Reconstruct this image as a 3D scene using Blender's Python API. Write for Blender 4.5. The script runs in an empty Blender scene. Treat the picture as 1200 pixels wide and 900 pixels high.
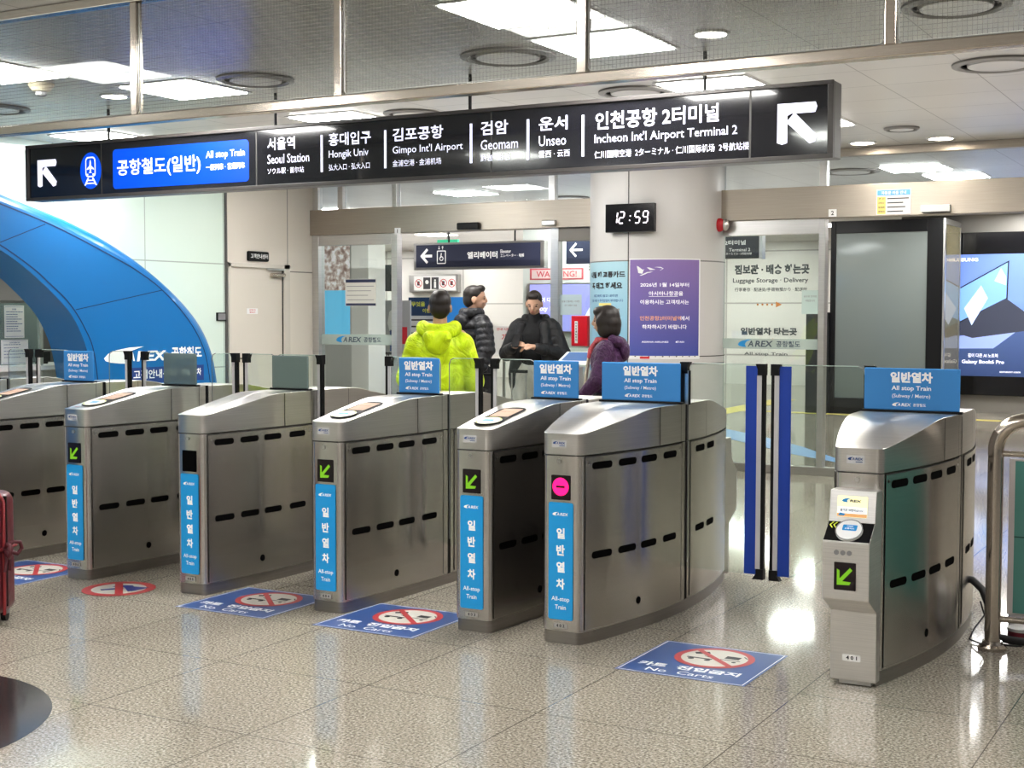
import bpy, bmesh, math, random
from mathutils import Vector, Matrix
random.seed(7)
sc = bpy.context.scene
col = sc.collection
PI = math.pi

# ---------------------------------------------------------------- materials
MATS = {}
def mat(name, c, rough=.5, metal=0., emit=0., ecol=None, spec=.5, coat=0.):
    if name in MATS: return MATS[name]
    m = bpy.data.materials.new(name); m.use_nodes = True
    b = m.node_tree.nodes['Principled BSDF']
    b.inputs['Base Color'].default_value = (*c, 1)
    b.inputs['Roughness'].default_value = rough
    b.inputs['Metallic'].default_value = metal
    b.inputs['Specular IOR Level'].default_value = spec
    b.inputs['Coat Weight'].default_value = coat
    if emit:
        b.inputs['Emission Color'].default_value = (*(ecol or c), 1)
        b.inputs['Emission Strength'].default_value = emit
    MATS[name] = m
    return m
def N(m, t, **kw):
    n = m.node_tree.nodes.new(t)
    for k, v in kw.items():
        if k in n.inputs: n.inputs[k].default_value = v
        else: setattr(n, k, v)
    return n
def L(m, a, b): m.node_tree.links.new(a, b)
def B(m): return m.node_tree.nodes['Principled BSDF']
def ramp(m, src, stops):
    r = N(m, 'ShaderNodeValToRGB')
    while len(r.color_ramp.elements) < len(stops): r.color_ramp.elements.new(.5)
    for e, (p, c) in zip(r.color_ramp.elements, stops):
        e.position = p; e.color = (*c, 1)
    L(m, src, r.inputs[0]); return r

def steel(name, c, rough, aniso=.0, bump=.0):
    m = mat(name, c, rough, 1.)
    tc = N(m, 'ShaderNodeTexCoord')
    mp = N(m, 'ShaderNodeMapping'); mp.inputs['Scale'].default_value = (3, 3, 260)
    L(m, tc.outputs['Object'], mp.inputs[0])
    nz = N(m, 'ShaderNodeTexNoise', Scale=1.0, Detail=3.0)
    L(m, mp.outputs[0], nz.inputs['Vector'])
    r = ramp(m, nz.outputs[0], [(.3, tuple(x*.93 for x in c)), (.7, tuple(min(1, x*1.05) for x in c))])
    L(m, r.outputs[0], B(m).inputs['Base Color'])
    if bump:
        bp = N(m, 'ShaderNodeBump', Strength=bump, Distance=.05)
        mp2 = N(m, 'ShaderNodeMapping'); mp2.inputs['Scale'].default_value = (5, 5, .35); L(m, tc.outputs['Object'], mp2.inputs[0])
        nz3 = N(m, 'ShaderNodeTexNoise', Scale=1.0, Detail=1.0); L(m, mp2.outputs[0], nz3.inputs['Vector'])
        L(m, nz3.outputs[0], bp.inputs['Height']); L(m, bp.outputs[0], B(m).inputs['Normal'])
    if aniso:
        B(m).inputs['Anisotropic'].default_value = aniso; B(m).inputs['Anisotropic Rotation'].default_value = .25
        t = N(m, 'ShaderNodeTangent'); t.direction_type = 'RADIAL'; t.axis = 'Z'
        L(m, t.outputs[0], B(m).inputs['Tangent'])
    return m
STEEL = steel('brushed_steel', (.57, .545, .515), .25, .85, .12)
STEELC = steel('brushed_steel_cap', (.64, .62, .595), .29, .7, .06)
PLINTH = steel('dark_steel_plinth', (.36, .34, .32), .34)
POLISH = steel('polished_steel', (.66, .60, .54), .16)
BRONZE = steel('champagne_steel', (.42, .375, .32), .42, .3)
SATIN = steel('satin_aluminium', (.70, .69, .68), .3)
CONS = steel('console_steel', (.78, .77, .76), .38)

BLACK = mat('black_plastic', (.009, .009, .010), .4, spec=.2)
BLACKG = mat('black_gloss', (.006, .006, .008), .12)
SLOT = mat('slot_black', (.003, .003, .003), .9, spec=.03)
WHITE = mat('white_paint', (.80, .80, .80), .45)
WHITES = mat('white_sticker', (.85, .85, .85), .35)
CREAM = mat('cream_plastic', (.62, .55, .42), .4)
SBLUE = mat('sticker_blue', (.012, .36, .80), .35)
PBLUE = mat('panel_blue', (.06, .27, .62), .25, emit=.10, ecol=(.06, .30, .75))
DBLUE = mat('bar_blue', (.01, .06, .42), .4)
FBLUE = mat('floor_sticker_blue', (.045, .105, .32), .3)
RED = mat('red_sign', (.62, .03, .05), .35)
GREY = mat('grey_plastic', (.25, .25, .26), .4)
LGREY = mat('light_grey', (.55, .56, .56), .5)
NAVYSIGN = mat('navy_sign', (.03, .035, .07), .35)
GREENL = mat('led_green', (.10, .30, .01), .5, emit=.75, ecol=(.19, .42, .01))
PINKL = mat('led_magenta', (1, .02, .3), .5, emit=1.3, ecol=(.95, .0, .13))
LEDDK = mat('led_screen_dark', (.010, .004, .006), .25)
WTXT = mat('white_lettering', (.88, .88, .88), .4, emit=.15, ecol=(1, 1, 1))
BTXT = mat('black_lettering', (.02, .02, .025), .5)
NTXT = mat('navy_lettering', (.04, .10, .30), .5)
LOGOB = mat('logo_blue', (.02, .28, .65), .4)
ETXT = mat('lit_lettering', (.8, .8, .9), .4, emit=.95, ecol=(.80, .80, 1.0))
EBLUE = mat('lit_blue', (.0, .03, .30), .3, emit=.9, ecol=(.0, .09, .80))
SKIN = mat('skin', (.55, .33, .23), .5)
HAIR = mat('dark_hair', (.018, .012, .010), .45)

def glass(name, tint=(.93, .97, .95), gl=.9, rough=.02, diff=0., dcol=(.6, .7, .68)):
    m = bpy.data.materials.new(name); m.use_nodes = True
    nt = m.node_tree; nt.nodes.clear()
    out = nt.nodes.new('ShaderNodeOutputMaterial')
    tr = nt.nodes.new('ShaderNodeBsdfTransparent'); tr.inputs[0].default_value = (*tint, 1)
    g = nt.nodes.new('ShaderNodeBsdfGlossy'); g.inputs['Roughness'].default_value = rough
    g.inputs[0].default_value = (gl, gl, gl, 1)
    lw = nt.nodes.new('ShaderNodeLayerWeight'); lw.inputs[0].default_value = .5
    pw = nt.nodes.new('ShaderNodeMath'); pw.operation = 'POWER'; pw.inputs[1].default_value = 5.; nt.links.new(lw.outputs['Facing'], pw.inputs[0])
    fr = nt.nodes.new('ShaderNodeMath'); fr.operation = 'MULTIPLY_ADD'; fr.inputs[1].default_value = .95; fr.inputs[2].default_value = .04; nt.links.new(pw.outputs[0], fr.inputs[0])
    mx = nt.nodes.new('ShaderNodeMixShader')
    nt.links.new(fr.outputs[0], mx.inputs[0]); nt.links.new(tr.outputs[0], mx.inputs[1]); nt.links.new(g.outputs[0], mx.inputs[2])
    last = mx
    if diff:
        d = nt.nodes.new('ShaderNodeBsdfDiffuse'); d.inputs[0].default_value = (*dcol, 1)
        m2 = nt.nodes.new('ShaderNodeMixShader'); m2.inputs[0].default_value = diff
        nt.links.new(mx.outputs[0], m2.inputs[1]); nt.links.new(d.outputs[0], m2.inputs[2]); last = m2
    nt.links.new(last.outputs[0], out.inputs[0])
    return m
GLASS = glass('clear_glass')
GFROST = glass('smoky_frosted_glass', (.60, .68, .66), .9, .1, .55, (.24, .31, .30))
GBAND = glass('etched_band', (.6, .7, .66), .6, .2, .72, (.50, .58, .54))
GTRANS = glass('transom_glass', (.90, .93, .94))
# wired glass: real printed wire grid inside the pane
GWIRE = glass('wired_glass', (.93, .95, .94), .4, .02)
def wire_it(m):
    nt = m.node_tree
    out = [n for n in nt.nodes if n.type == 'OUTPUT_MATERIAL'][0]
    src = out.inputs[0].links[0].from_socket
    tc = nt.nodes.new('ShaderNodeTexCoord'); sep = nt.nodes.new('ShaderNodeSeparateXYZ')
    nt.links.new(tc.outputs['Object'], sep.inputs[0])
    ms = []
    for ax in ('X', 'Z'):
        a = nt.nodes.new('ShaderNodeMath'); a.operation = 'MULTIPLY'; a.inputs[1].default_value = 1/.0165
        f = nt.nodes.new('ShaderNodeMath'); f.operation = 'FRACT'
        l = nt.nodes.new('ShaderNodeMath'); l.operation = 'LESS_THAN'; l.inputs[1].default_value = .09
        nt.links.new(sep.outputs[ax], a.inputs[0]); nt.links.new(a.outputs[0], f.inputs[0]); nt.links.new(f.outputs[0], l.inputs[0]); ms.append(l)
    mx = nt.nodes.new('ShaderNodeMath'); mx.operation = 'MAXIMUM'
    nt.links.new(ms[0].outputs[0], mx.inputs[0]); nt.links.new(ms[1].outputs[0], mx.inputs[1])
    d = nt.nodes.new('ShaderNodeBsdfDiffuse'); d.inputs[0].default_value = (.34, .33, .31, 1)
    s = nt.nodes.new('ShaderNodeMixShader')
    mu = nt.nodes.new('ShaderNodeMath'); mu.operation = 'MULTIPLY'; mu.inputs[1].default_value = .4
    nt.links.new(mx.outputs[0], mu.inputs[0])
    nt.links.new(mu.outputs[0], s.inputs[0]); nt.links.new(src, s.inputs[1]); nt.links.new(d.outputs[0], s.inputs[2])
    nt.links.new(s.outputs[0], out.inputs[0])
wire_it(GWIRE)

def grid_lines(m, coord_out, axes, offs, sizes, width):
    """returns a 0/1 socket that is 1 on joint lines"""
    sep = N(m, 'ShaderNodeSeparateXYZ'); L(m, coord_out, sep.inputs[0])
    socks = []
    for ax, o, s in zip(axes, offs, sizes):
        a = N(m, 'ShaderNodeMath', operation='SUBTRACT'); L(m, sep.outputs[ax], a.inputs[0]); a.inputs[1].default_value = o - width/2
        d = N(m, 'ShaderNodeMath', operation='DIVIDE'); L(m, a.outputs[0], d.inputs[0]); d.inputs[1].default_value = s
        f = N(m, 'ShaderNodeMath', operation='FRACT'); L(m, d.outputs[0], f.inputs[0])
        l = N(m, 'ShaderNodeMath', operation='LESS_THAN'); L(m, f.outputs[0], l.inputs[0]); l.inputs[1].default_value = width/s
        socks.append(l.outputs[0])
    x = N(m, 'ShaderNodeMath', operation='MAXIMUM'); L(m, socks[0], x.inputs[0]); L(m, socks[1], x.inputs[1])
    return x.outputs[0]
# floor: speckled beige granite, 77 x 75 cm slabs
FLOOR = mat('granite_floor', (.42, .39, .34), .08, spec=.32)
tc = N(FLOOR, 'ShaderNodeTexCoord')
n1 = N(FLOOR, 'ShaderNodeTexNoise', Scale=95., Detail=2.0, Roughness=.6); L(FLOOR, tc.outputs['Object'], n1.inputs['Vector'])
r1 = ramp(FLOOR, n1.outputs[0], [(.32, (.15, .13, .105)), (.43, (.34, .31, .265)), (.55, (.52, .48, .42)), (.68, (.82, .78, .71))])
n2 = N(FLOOR, 'ShaderNodeTexNoise', Scale=1.1, Detail=2.0); L(FLOOR, tc.outputs['Object'], n2.inputs['Vector'])
r2 = ramp(FLOOR, n2.outputs[0], [(.3, (.72, .70, .665)), (.7, (.84, .82, .78))])
mm = N(FLOOR, 'ShaderNodeMix', data_type='RGBA', blend_type='MULTIPLY'); mm.inputs[0].default_value = 1
L(FLOOR, r1.outputs[0], mm.inputs[6]); L(FLOOR, r2.outputs[0], mm.inputs[7])
gl_ = grid_lines(FLOOR, tc.outputs['Object'], ('X', 'Y'), (-3.175, 3.745), (.7735, .745), .0045)
mj = N(FLOOR, 'ShaderNodeMix', data_type='RGBA'); L(FLOOR, gl_, mj.inputs[0]); L(FLOOR, mm.outputs[2], mj.inputs[6]); mj.inputs[7].default_value = (.10, .088, .07, 1)
L(FLOOR, mj.outputs[2], B(FLOOR).inputs['Base Color'])
# ceiling: satin metal tiles
CEIL = mat('metal_ceiling', (.60, .58, .55), .30, .12)
tc = N(CEIL, 'ShaderNodeTexCoord')
gl_ = grid_lines(CEIL, tc.outputs['Object'], ('X', 'Y'), (-1.70, 6.74), (.63, .6), .006)
mj = N(CEIL, 'ShaderNodeMix', data_type='RGBA'); L(CEIL, gl_, mj.inputs[0]); mj.inputs[7].default_value = (.12, .11, .10, 1)
nz = N(CEIL, 'ShaderNodeTexNoise', Scale=.9); L(CEIL, tc.outputs['Object'], nz.inputs['Vector'])
rr = ramp(CEIL, nz.outputs[0], [(.3, (.46, .445, .425)), (.7, (.54, .525, .50))]); L(CEIL, rr.outputs[0], mj.inputs[6])
L(CEIL, mj.outputs[2], B(CEIL).inputs['Base Color'])
def panelled(name, c, axes, offs, sizes, width, rough, spec=.5, coat=0., dark=.35):
    m = mat(name, c, rough, spec=spec, coat=coat)
    tc = N(m, 'ShaderNodeTexCoord')
    g = grid_lines(m, tc.outputs['Object'], axes, offs, sizes, width)
    mj = N(m, 'ShaderNodeMix', data_type='RGBA'); L(m, g, mj.inputs[0])
    mj.inputs[6].default_value = (*c, 1); mj.inputs[7].default_value = (*[x*dark for x in c], 1)
    L(m, mj.outputs[2], B(m).inputs['Base Color'])
    return m
GREENW = panelled('green_glass_wall', (.71, .83, .755), ('Y', 'Z'), (8.71, 2.0), (1.12, 1.06), .012, .06, .6, dark=.6)
BEIGEW = panelled('beige_panel_wall', (.76, .71, .64), ('Y', 'Z'), (12.0, 1.95), (3.0, 1.9), .012, .42)
BACKW = panelled('white_panel_wall', (.80, .79, .76), ('X', 'Z'), (-17.0, 1.72), (2.2, 1.1), .03, .35, dark=.6)
BOOTHW = panelled('booth_wall', (.75, .74, .72), ('Y', 'Z'), (10.2, 1.95), (.7, 1.2), .012, .5)
COLM = panelled('column_panels', (.62, .60, .585), ('X', 'Z'), (50, 1.99), (100, .96), .012, .38)
DOORG = mat('door_paint', (.70, .655, .59), .45)
DOORF = mat('door_frame_paint', (.66, .62, .56), .4)
ARCHB = mat('arch_blue', (.006, .165, .46), .30, coat=.2)
ARCHD = mat('arch_seam', (.004, .03, .12), .5)
DARKST = mat('dark_stone', (.22, .20, .18), .35)
DISC = mat('black_granite', (.03, .028, .028), .12)
LIGHTM = mat('panel_light', (1, 1, 1), .5, emit=37., ecol=(1., .985, .95))
DOWNM = mat('downlight_glow', (1, 1, 1), .5, emit=16., ecol=(1, .90, .75))

# ---------------------------------------------------------------- mesh tools
_tc = {}; TXO = None
def text_geo(s, bold=0., res=2):
    k = (s, bold)
    if k in _tc: return _tc[k]
    global TXO
    if TXO is None: TXO = bpy.data.objects.new('t', bpy.data.curves.new('t', 'FONT'))
    o = TXO; c = o.data; c.body = s; c.offset = bold; c.resolution_u = res
    me = bpy.data.meshes.new_from_object(o)
    vs = [tuple(v.co[:2]) for v in me.vertices]; fs = [tuple(p.vertices) for p in me.polygons]
    bpy.data.meshes.remove(me)
    xs = [v[0] for v in vs]; ys = [v[1] for v in vs]
    r = (vs, fs, min(xs), max(xs), min(ys), max(ys)); _tc[k] = r
    return r

class Frame:
    def __init__(s, o, x, y):
        s.o = Vector(o); s.x = Vector(x).normalized(); s.y = Vector(y).normalized(); s.n = s.x.cross(s.y)
    def p(s, u, v, off=0.): return s.o + s.x*u + s.y*v + s.n*off

class Cyl:
    def __init__(s, cx, cy, r, v0=0.): s.c = (cx, cy); s.r = r; s.v0 = v0; s.n = None
    def p(s, u, v, off=0.):
        a = u/s.r; r = s.r+off
        return Vector((s.c[0]+r*math.sin(a), s.c[1]-r*math.cos(a), s.v0+v))
class MB:
    def __init__(s): s.bm = bmesh.new()
    def poly(s, pts):
        return s.bm.faces.new([s.bm.verts.new(p) for p in pts])
    def mesh(s, vs, fs):
        bv = [s.bm.verts.new(v) for v in vs]
        for f in fs:
            try: s.bm.faces.new([bv[i] for i in f])
            except ValueError: pass
    def box(s, x0, x1, y0, y1, z0, z1):
        s.mesh([(x0,y0,z0),(x1,y0,z0),(x1,y1,z0),(x0,y1,z0),(x0,y0,z1),(x1,y0,z1),(x1,y1,z1),(x0,y1,z1)],
               [(3,2,1,0),(4,5,6,7),(0,1,5,4),(1,2,6,5),(2,3,7,6),(3,0,4,7)]); return s
    def prism(s, pts, axis, a, b):
        def P(u, v, w): return {'x': (w,u,v), 'y': (u,w,v), 'z': (u,v,w)}[axis]
        n = len(pts)
        s.mesh([P(u,v,a) for u,v in pts]+[P(u,v,b) for u,v in pts],
               [tuple(range(n))[::-1], tuple(range(n,2*n))]+[(i,(i+1)%n,n+(i+1)%n,n+i) for i in range(n)])
        return s
    def cyl(s, p0, p1, r0, r1=None, n=20, caps=True):
        p0 = Vector(p0); p1 = Vector(p1); r1 = r0 if r1 is None else r1
        d = (p1-p0).normalized(); a = d.orthogonal().normalized(); b = d.cross(a)
        vs = [p0+(a*math.cos(2*PI*i/n)+b*math.sin(2*PI*i/n))*r0 for i in range(n)]+[p1+(a*math.cos(2*PI*i/n)+b*math.sin(2*PI*i/n))*r1 for i in range(n)]
        fs = [(i,(i+1)%n,n+(i+1)%n,n+i) for i in range(n)]
        if caps: fs += [tuple(range(n))[::-1], tuple(range(n,2*n))]
        s.mesh(vs, fs); return s
    def tube(s, pts, r, n=12):
        pts = [Vector(p) for p in pts]; m = len(pts); vs = []; a = None
        for i, p in enumerate(pts):
            d = (pts[min(i+1,m-1)]-pts[max(i-1,0)]).normalized()
            a = d.orthogonal().normalized() if a is None else (a-d*a.dot(d)).normalized()
            b = d.cross(a)
            vs += [p+(a*math.cos(2*PI*k/n)+b*math.sin(2*PI*k/n))*r for k in range(n)]
        fs = [(i*n+k, i*n+(k+1)%n, (i+1)*n+(k+1)%n, (i+1)*n+k) for i in range(m-1) for k in range(n)]
        fs += [tuple(range(n))[::-1], tuple((m-1)*n+k for k in range(n))]
        s.mesh(vs, fs); return s
    def lathe(s, prof, c, n=40):
        c = Vector(c); vs = [(c.x+r*math.cos(2*PI*k/n), c.y+r*math.sin(2*PI*k/n), c.z+z) for r, z in prof for k in range(n)]
        m = len(prof)
        fs = [(i*n+k, i*n+(k+1)%n, (i+1)*n+(k+1)%n, (i+1)*n+k) for i in range(m-1) for k in range(n)]
        if prof[0][0] > 1e-6: fs.append(tuple(range(n))[::-1])
        if prof[-1][0] > 1e-6: fs.append(tuple((m-1)*n+k for k in range(n)))
        s.mesh(vs, fs); return s
    def ell(s, c, r, rot=None, n=16):
        mtx = Matrix.Translation(c) @ (rot.to_4x4() if rot else Matrix()) @ Matrix.Diagonal((*r, 1))
        k = max(6, n*2//3); vs = [mtx @ Vector((0,0,1))]
        for i in range(1, k):
            a = PI*i/k; vs += [mtx @ Vector((math.sin(a)*math.cos(2*PI*j/n), math.sin(a)*math.sin(2*PI*j/n), math.cos(a))) for j in range(n)]
        vs.append(mtx @ Vector((0,0,-1))); e = len(vs)-1
        fs = [(0, 1+j, 1+(j+1)%n) for j in range(n)]+[(e, e-n+(j+1)%n, e-n+j) for j in range(n)]
        fs += [(1+i*n+j, 1+(i+1)*n+j, 1+(i+1)*n+(j+1)%n, 1+i*n+(j+1)%n) for i in range(k-2) for j in range(n)]
        s.mesh(vs, fs); return s
    def cap(s, p0, p1, r0, r1=None, n=12):
        r1 = r0 if r1 is None else r1
        s.cyl(p0, p1, r0, r1, n); s.ell(p0, (r0,)*3, n=n); s.ell(p1, (r1,)*3, n=n); return s
    def chain(s, pts, rs):
        for i in range(len(pts)-1): s.cap(pts[i], pts[i+1], rs[i], rs[i+1])
        return s
    # flat marks on a frame
    def rect(s, F, u0, u1, v0, v1, off=.001): s.poly([F.p(u0,v0,off),F.p(u1,v0,off),F.p(u1,v1,off),F.p(u0,v1,off)]); return s
    def crect(s, F, u0, u1, v0, v1, off=.001, n=16):
        vs = [F.p(u0+(u1-u0)*i/n, v, off) for v in (v0, v1) for i in range(n+1)]
        s.mesh(vs, [(i,i+1,n+2+i,n+1+i) for i in range(n)]); return s
    def rrect(s, F, u0, u1, v0, v1, r, off=.001, n=5):
        pts = []
        for cx, cy, a in ((u1-r,v0+r,-90),(u1-r,v1-r,0),(u0+r,v1-r,90),(u0+r,v0+r,180)):
            for i in range(n+1):
                t = math.radians(a+90*i/n); pts.append(F.p(cx+r*math.cos(t), cy+r*math.sin(t), off))
        s.poly(pts); return s
    def circ(s, F, u, v, r, off=.001, ry=None, n=32):
        ry = ry or r
        s.poly([F.p(u+r*math.cos(2*PI*i/n), v+ry*math.sin(2*PI*i/n), off) for i in range(n)]); return s
    def ring(s, F, u, v, r0, r1, off=.001, n=36):
        for i in range(n):
            a, b = 2*PI*i/n, 2*PI*(i+1)/n
            s.poly([F.p(u+r0*math.cos(a),v+r0*math.sin(a),off),F.p(u+r1*math.cos(a),v+r1*math.sin(a),off),F.p(u+r1*math.cos(b),v+r1*math.sin(b),off),F.p(u+r0*math.cos(b),v+r0*math.sin(b),off)])
        return s
    def line(s, F, u0, v0, u1, v1, w, off=.001):
        d = Vector((u1-u0, v1-v0)).normalized()*w/2
        s.poly([F.p(u0+d.y,v0-d.x,off),F.p(u1+d.y,v1-d.x,off),F.p(u1-d.y,v1+d.x,off),F.p(u0-d.y,v0+d.x,off)]); return s
    def pg(s, F, pts, off=.001): s.poly([F.p(u,v,off) for u,v in pts]); return s
    def text(s, F, t, u, v, h, w=None, al='l', bold=0., off=.0015, shear=0.):
        """text whose box is h tall and centred on v, starting (l), centred (c) or ending (r) at u"""
        vs, fs, x0, x1, y0, y1 = text_geo(t, bold)
        k = h/(y1-y0); kx = k if w is None else w/(x1-x0)
        W = (x1-x0)*kx; ox = {'l': u, 'c': u-W/2, 'r': u-W}[al]
        s.mesh([F.p(ox+(x-x0)*kx+shear*(y-(y0+y1)/2)*k, v+(y-(y0+y1)/2)*k, off) for x, y in vs], fs); return s
    def swoosh(s, F, u, v, w, h, off=.0015):
        pts = [(0,.36),(.10,.62),(.30,.82),(.62,.95),(1.0,1.0),(.86,.90),(.66,.74),(.56,.56),(.52,.36),(.56,.14),(.64,0),(.40,.02),(.16,.10),(.04,.20)]
        s.pg(F, [(u+a*w, v+b*h) for a, b in pts], off); return s
    def build(s, name, m, parent=None, smooth=None, kind=None, bevel=0., norm=True):
        me = bpy.data.meshes.new(name)
        if norm: bmesh.ops.recalc_face_normals(s.bm, faces=s.bm.faces)
        if parent is not None and parent.type == 'EMPTY' or parent is not None:
            off = world_off(parent)
            bmesh.ops.translate(s.bm, vec=-off, verts=s.bm.verts)
        s.bm.to_mesh(me); s.bm.free()
        if smooth is not None:
            for p in me.polygons: p.use_smooth = True
            me.set_sharp_from_angle(angle=math.radians(smooth))
        me.materials.append(m)
        o = bpy.data.objects.new(name, me); col.objects.link(o)
        if parent is not None: o.parent = parent
        if kind: o['kind'] = kind
        if bevel:
            b = o.modifiers.new('bevel', 'BEVEL'); b.width = bevel; b.segments = 2; b.limit_method = 'ANGLE'; b.angle_limit = math.radians(50)
        return o
def world_off(o):
    v = Vector((0,0,0))
    while o is not None: v = v + o.location; o = o.parent
    return v
def tag(o, label=None, cat=None, group=None, kind=None):
    if label: o['label'] = label
    if cat: o['category'] = cat
    if group: o['group'] = group
    if kind: o['kind'] = kind
    return o
def empty(name, loc, label=None, cat=None, group=None, kind=None):
    o = bpy.data.objects.new(name, None); o.location = loc; o.empty_display_size = .1; col.objects.link(o)
    return tag(o, label, cat, group, kind)
def centre(o):
    """put a top-level mesh's origin at the bottom middle of its mesh"""
    vs = [v.co.copy() for v in o.data.vertices]
    c = Vector(((min(v.x for v in vs)+max(v.x for v in vs))/2, (min(v.y for v in vs)+max(v.y for v in vs))/2, min(v.z for v in vs)))
    o.data.transform(Matrix.Translation(-c)); o.location = o.location + c
    return o
def copy_tree(o, parent=None):
    c = o.copy(); col.objects.link(c)
    c.parent = parent
    for ch in list(o.children): copy_tree(ch, c)
    return c

def FY(x, y, z): return Frame((x,y,z), (1,0,0), (0,0,1))      # faces -Y (towards the camera)
def FX(x, y, z): return Frame((x,y,z), (0,1,0), (0,0,1))      # faces +X
def FZ(x, y, z): return Frame((x,y,z), (1,0,0), (0,1,0))      # faces +Z
# ---------------------------------------------------------------- room shell
WX, WY, CZ = -9.54, 12.5, 3.0
MB().box(-26, 12, -9, 30, -.1, 0).build('floor', FLOOR, kind='structure')
MB().box(-26, 12, -9, 30, CZ, CZ+.1).build('ceiling', CEIL, kind='structure')
# inner curve of the arch opening (y, z) measured on the wall plane, mirrored about YC
YC = 6.1
def spl(pts, n=6):
    out = []
    P = [pts[0]]+list(pts)+[pts[-1]]
    for i in range(1, len(P)-2):
        p0, p1, p2, p3 = P[i-1], P[i], P[i+1], P[i+2]
        for k in range(n):
            t = k/n
            out.append(tuple(.5*((2*p1[j])+(-p0[j]+p2[j])*t+(2*p0[j]-5*p1[j]+4*p2[j]-p3[j])*t*t+(-p0[j]+3*p1[j]-3*p2[j]+p3[j])*t**3) for j in (0,1)))
    out.append(pts[-1]); return out
def full(pts):
    r = spl(pts)
    l = [(2*YC-y, z) for y, z in r][::-1]
    return l[:-1]+r
inner = full([(YC,2.40),(6.8,2.33),(7.4,2.18),(7.85,2.01),(8.12,1.86),(8.36,1.69),(8.59,1.49),(8.73,1.27),(8.80,1.06),(8.86,.7),(8.88,.35),(8.88,0)])
innl = full([(YC,2.46),(6.8,2.39),(7.4,2.23),(7.85,2.05),(8.20,1.86),(8.34,1.76),(8.52,1.63),(8.64,1.51),(8.75,1.36),(8.85,1.16),(8.91,.75),(8.93,.35),(8.93,0)])
outl = full([(YC,2.70),(6.8,2.64),(7.4,2.50),(7.85,2.39),(8.35,2.26),(8.70,2.145),(9.10,2.0),(9.40,1.88),(9.72,1.71),(10.06,1.44),(10.28,1.15),(10.37,.82),(10.42,.4),(10.43,0)])
outr = full([(YC,2.79),(6.8,2.74),(7.4,2.62),(7.92,2.478),(8.5,2.335),(8.78,2.25),(9.05,2.155),(9.46,1.97),(9.92,1.695),(10.27,1.41),(10.46,1.13),(10.55,.81),(10.61,.4),(10.62,0)])
y_in0 = 2*YC-8.88
mb = MB()   # green wall with the arch opening cut out
W = [(-9,0),(y_in0,0)]+inner[1:-1]+[(8.88,0),(10.98,0),(10.98,CZ),(-9,CZ)]
mb.prism(W, 'x', WX-.12, WX)
mb.build('wall_left', GREENW, kind='structure')
MB().box(WX-.12, WX, 10.98, 12.62, 0, CZ).build('wall_left', BEIGEW, kind='structure')
MB().box(WX-.002, WX+.02, 10.965, 10.99, 0, CZ).build('trim_1', mat('dark_edge_trim', (.10,.095,.09), .4), kind='structure')
# booth interior
MB().box(-12.5, -12.4, 2.5, 11.2, 0, CZ).build('wall_booth', BOOTHW, kind='structure')
MB().box(-12.4, -9.66, 10.3, 10.4, 0, CZ).build('wall_booth_side', mat('booth_side_wall', (.30,.30,.29), .5), kind='structure')
# far walls
MB().box(-26, 3, 28, 28.1, 0, CZ).build('wall_back', BACKW, kind='structure')
MB().box(-26, -25.9, 10, 28, 0, CZ).build('wall_far_left', BACKW, kind='structure')
MB().box(-5.2, 12, 21.7, 21.8, 0, CZ).build('wall_far_right', mat('stone_wall', (.30,.285,.26), .4), kind='structure')
MB().box(-26, 12, -9.1, -9, 0, CZ).build('wall_behind', WHITE, kind='structure')

# door wall: stainless header beam, transom posts, top rail, door posts
def st(name, x0,x1,y0,y1,z0,z1, m=BRONZE, bevel=.003):
    return MB().box(x0,x1,y0,y1,z0,z1).build(name, m, kind='structure', bevel=bevel)
st('trim_header', WX, -6.0, WY-.10, WY+.10, 2.365, 2.645)
st('trim_header', -4.8, 6, WY-.10, WY+.10, 2.375, 2.665)
st('trim_top_rail', WX, 6, WY-.05, WY+.05, 2.93, CZ)
for i, (a, b) in enumerate(((WX, -9.47), (-9.20, -9.13), (-8.47, -8.41), (-6.55, -6.48), (-3.74, -3.67), (1.2, 1.27))):
    st('trim_transom_post', a, b, WY-.04, WY+.04, 2.645, 2.93, SATIN)
POSTS = [(-8.475,-8.400), (-6.52,-6.43), (-3.735,-3.675)]
for a, b in POSTS: st('trim_door_post', a, b, WY-.05, WY+.05, 0, 2.37, SATIN)
st('trim_door_jamb', WX, -9.455, WY-.06, WY+.06, 0, 2.37, SATIN)
st('trim_sidelight_rail', -9.455, -8.475, WY-.05, WY+.05, 2.25, 2.365, SATIN)
st('trim_sidelight_rail', -6.43, -6.05, WY-.05, WY+.05, 2.23, 2.365, DARKST)
st('trim_sidelight_rail', -4.72, -3.735, WY-.05, WY+.05, 2.235, 2.375, SATIN)
st('trim_sill', -4.66, -3.55, WY-.06, WY+.06, 0, .075, DARKST)
st('trim_sill', -9.455, -8.475, WY-.06, WY+.06, 0, .075, DARKST)
st('trim_sill', -6.43, -6.1, WY-.06, WY+.06, 0, .075, DARKST)
wn = 0
def pane(x0, x1, z0, z1, y=WY, m=GLASS, th=.008):
    global wn; wn += 1
    return MB().box(x0, x1, y-th/2, y+th/2, z0, z1).build('window_%d' % wn, m, kind='structure')
pane(-9.47, 6, 2.665, 2.93, m=GTRANS)
pane(-9.455, -8.475, .075, 2.25); pane(-6.43, -6.05, .075, 2.23); pane(-4.70, -3.735, .075, 2.235)
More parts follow.
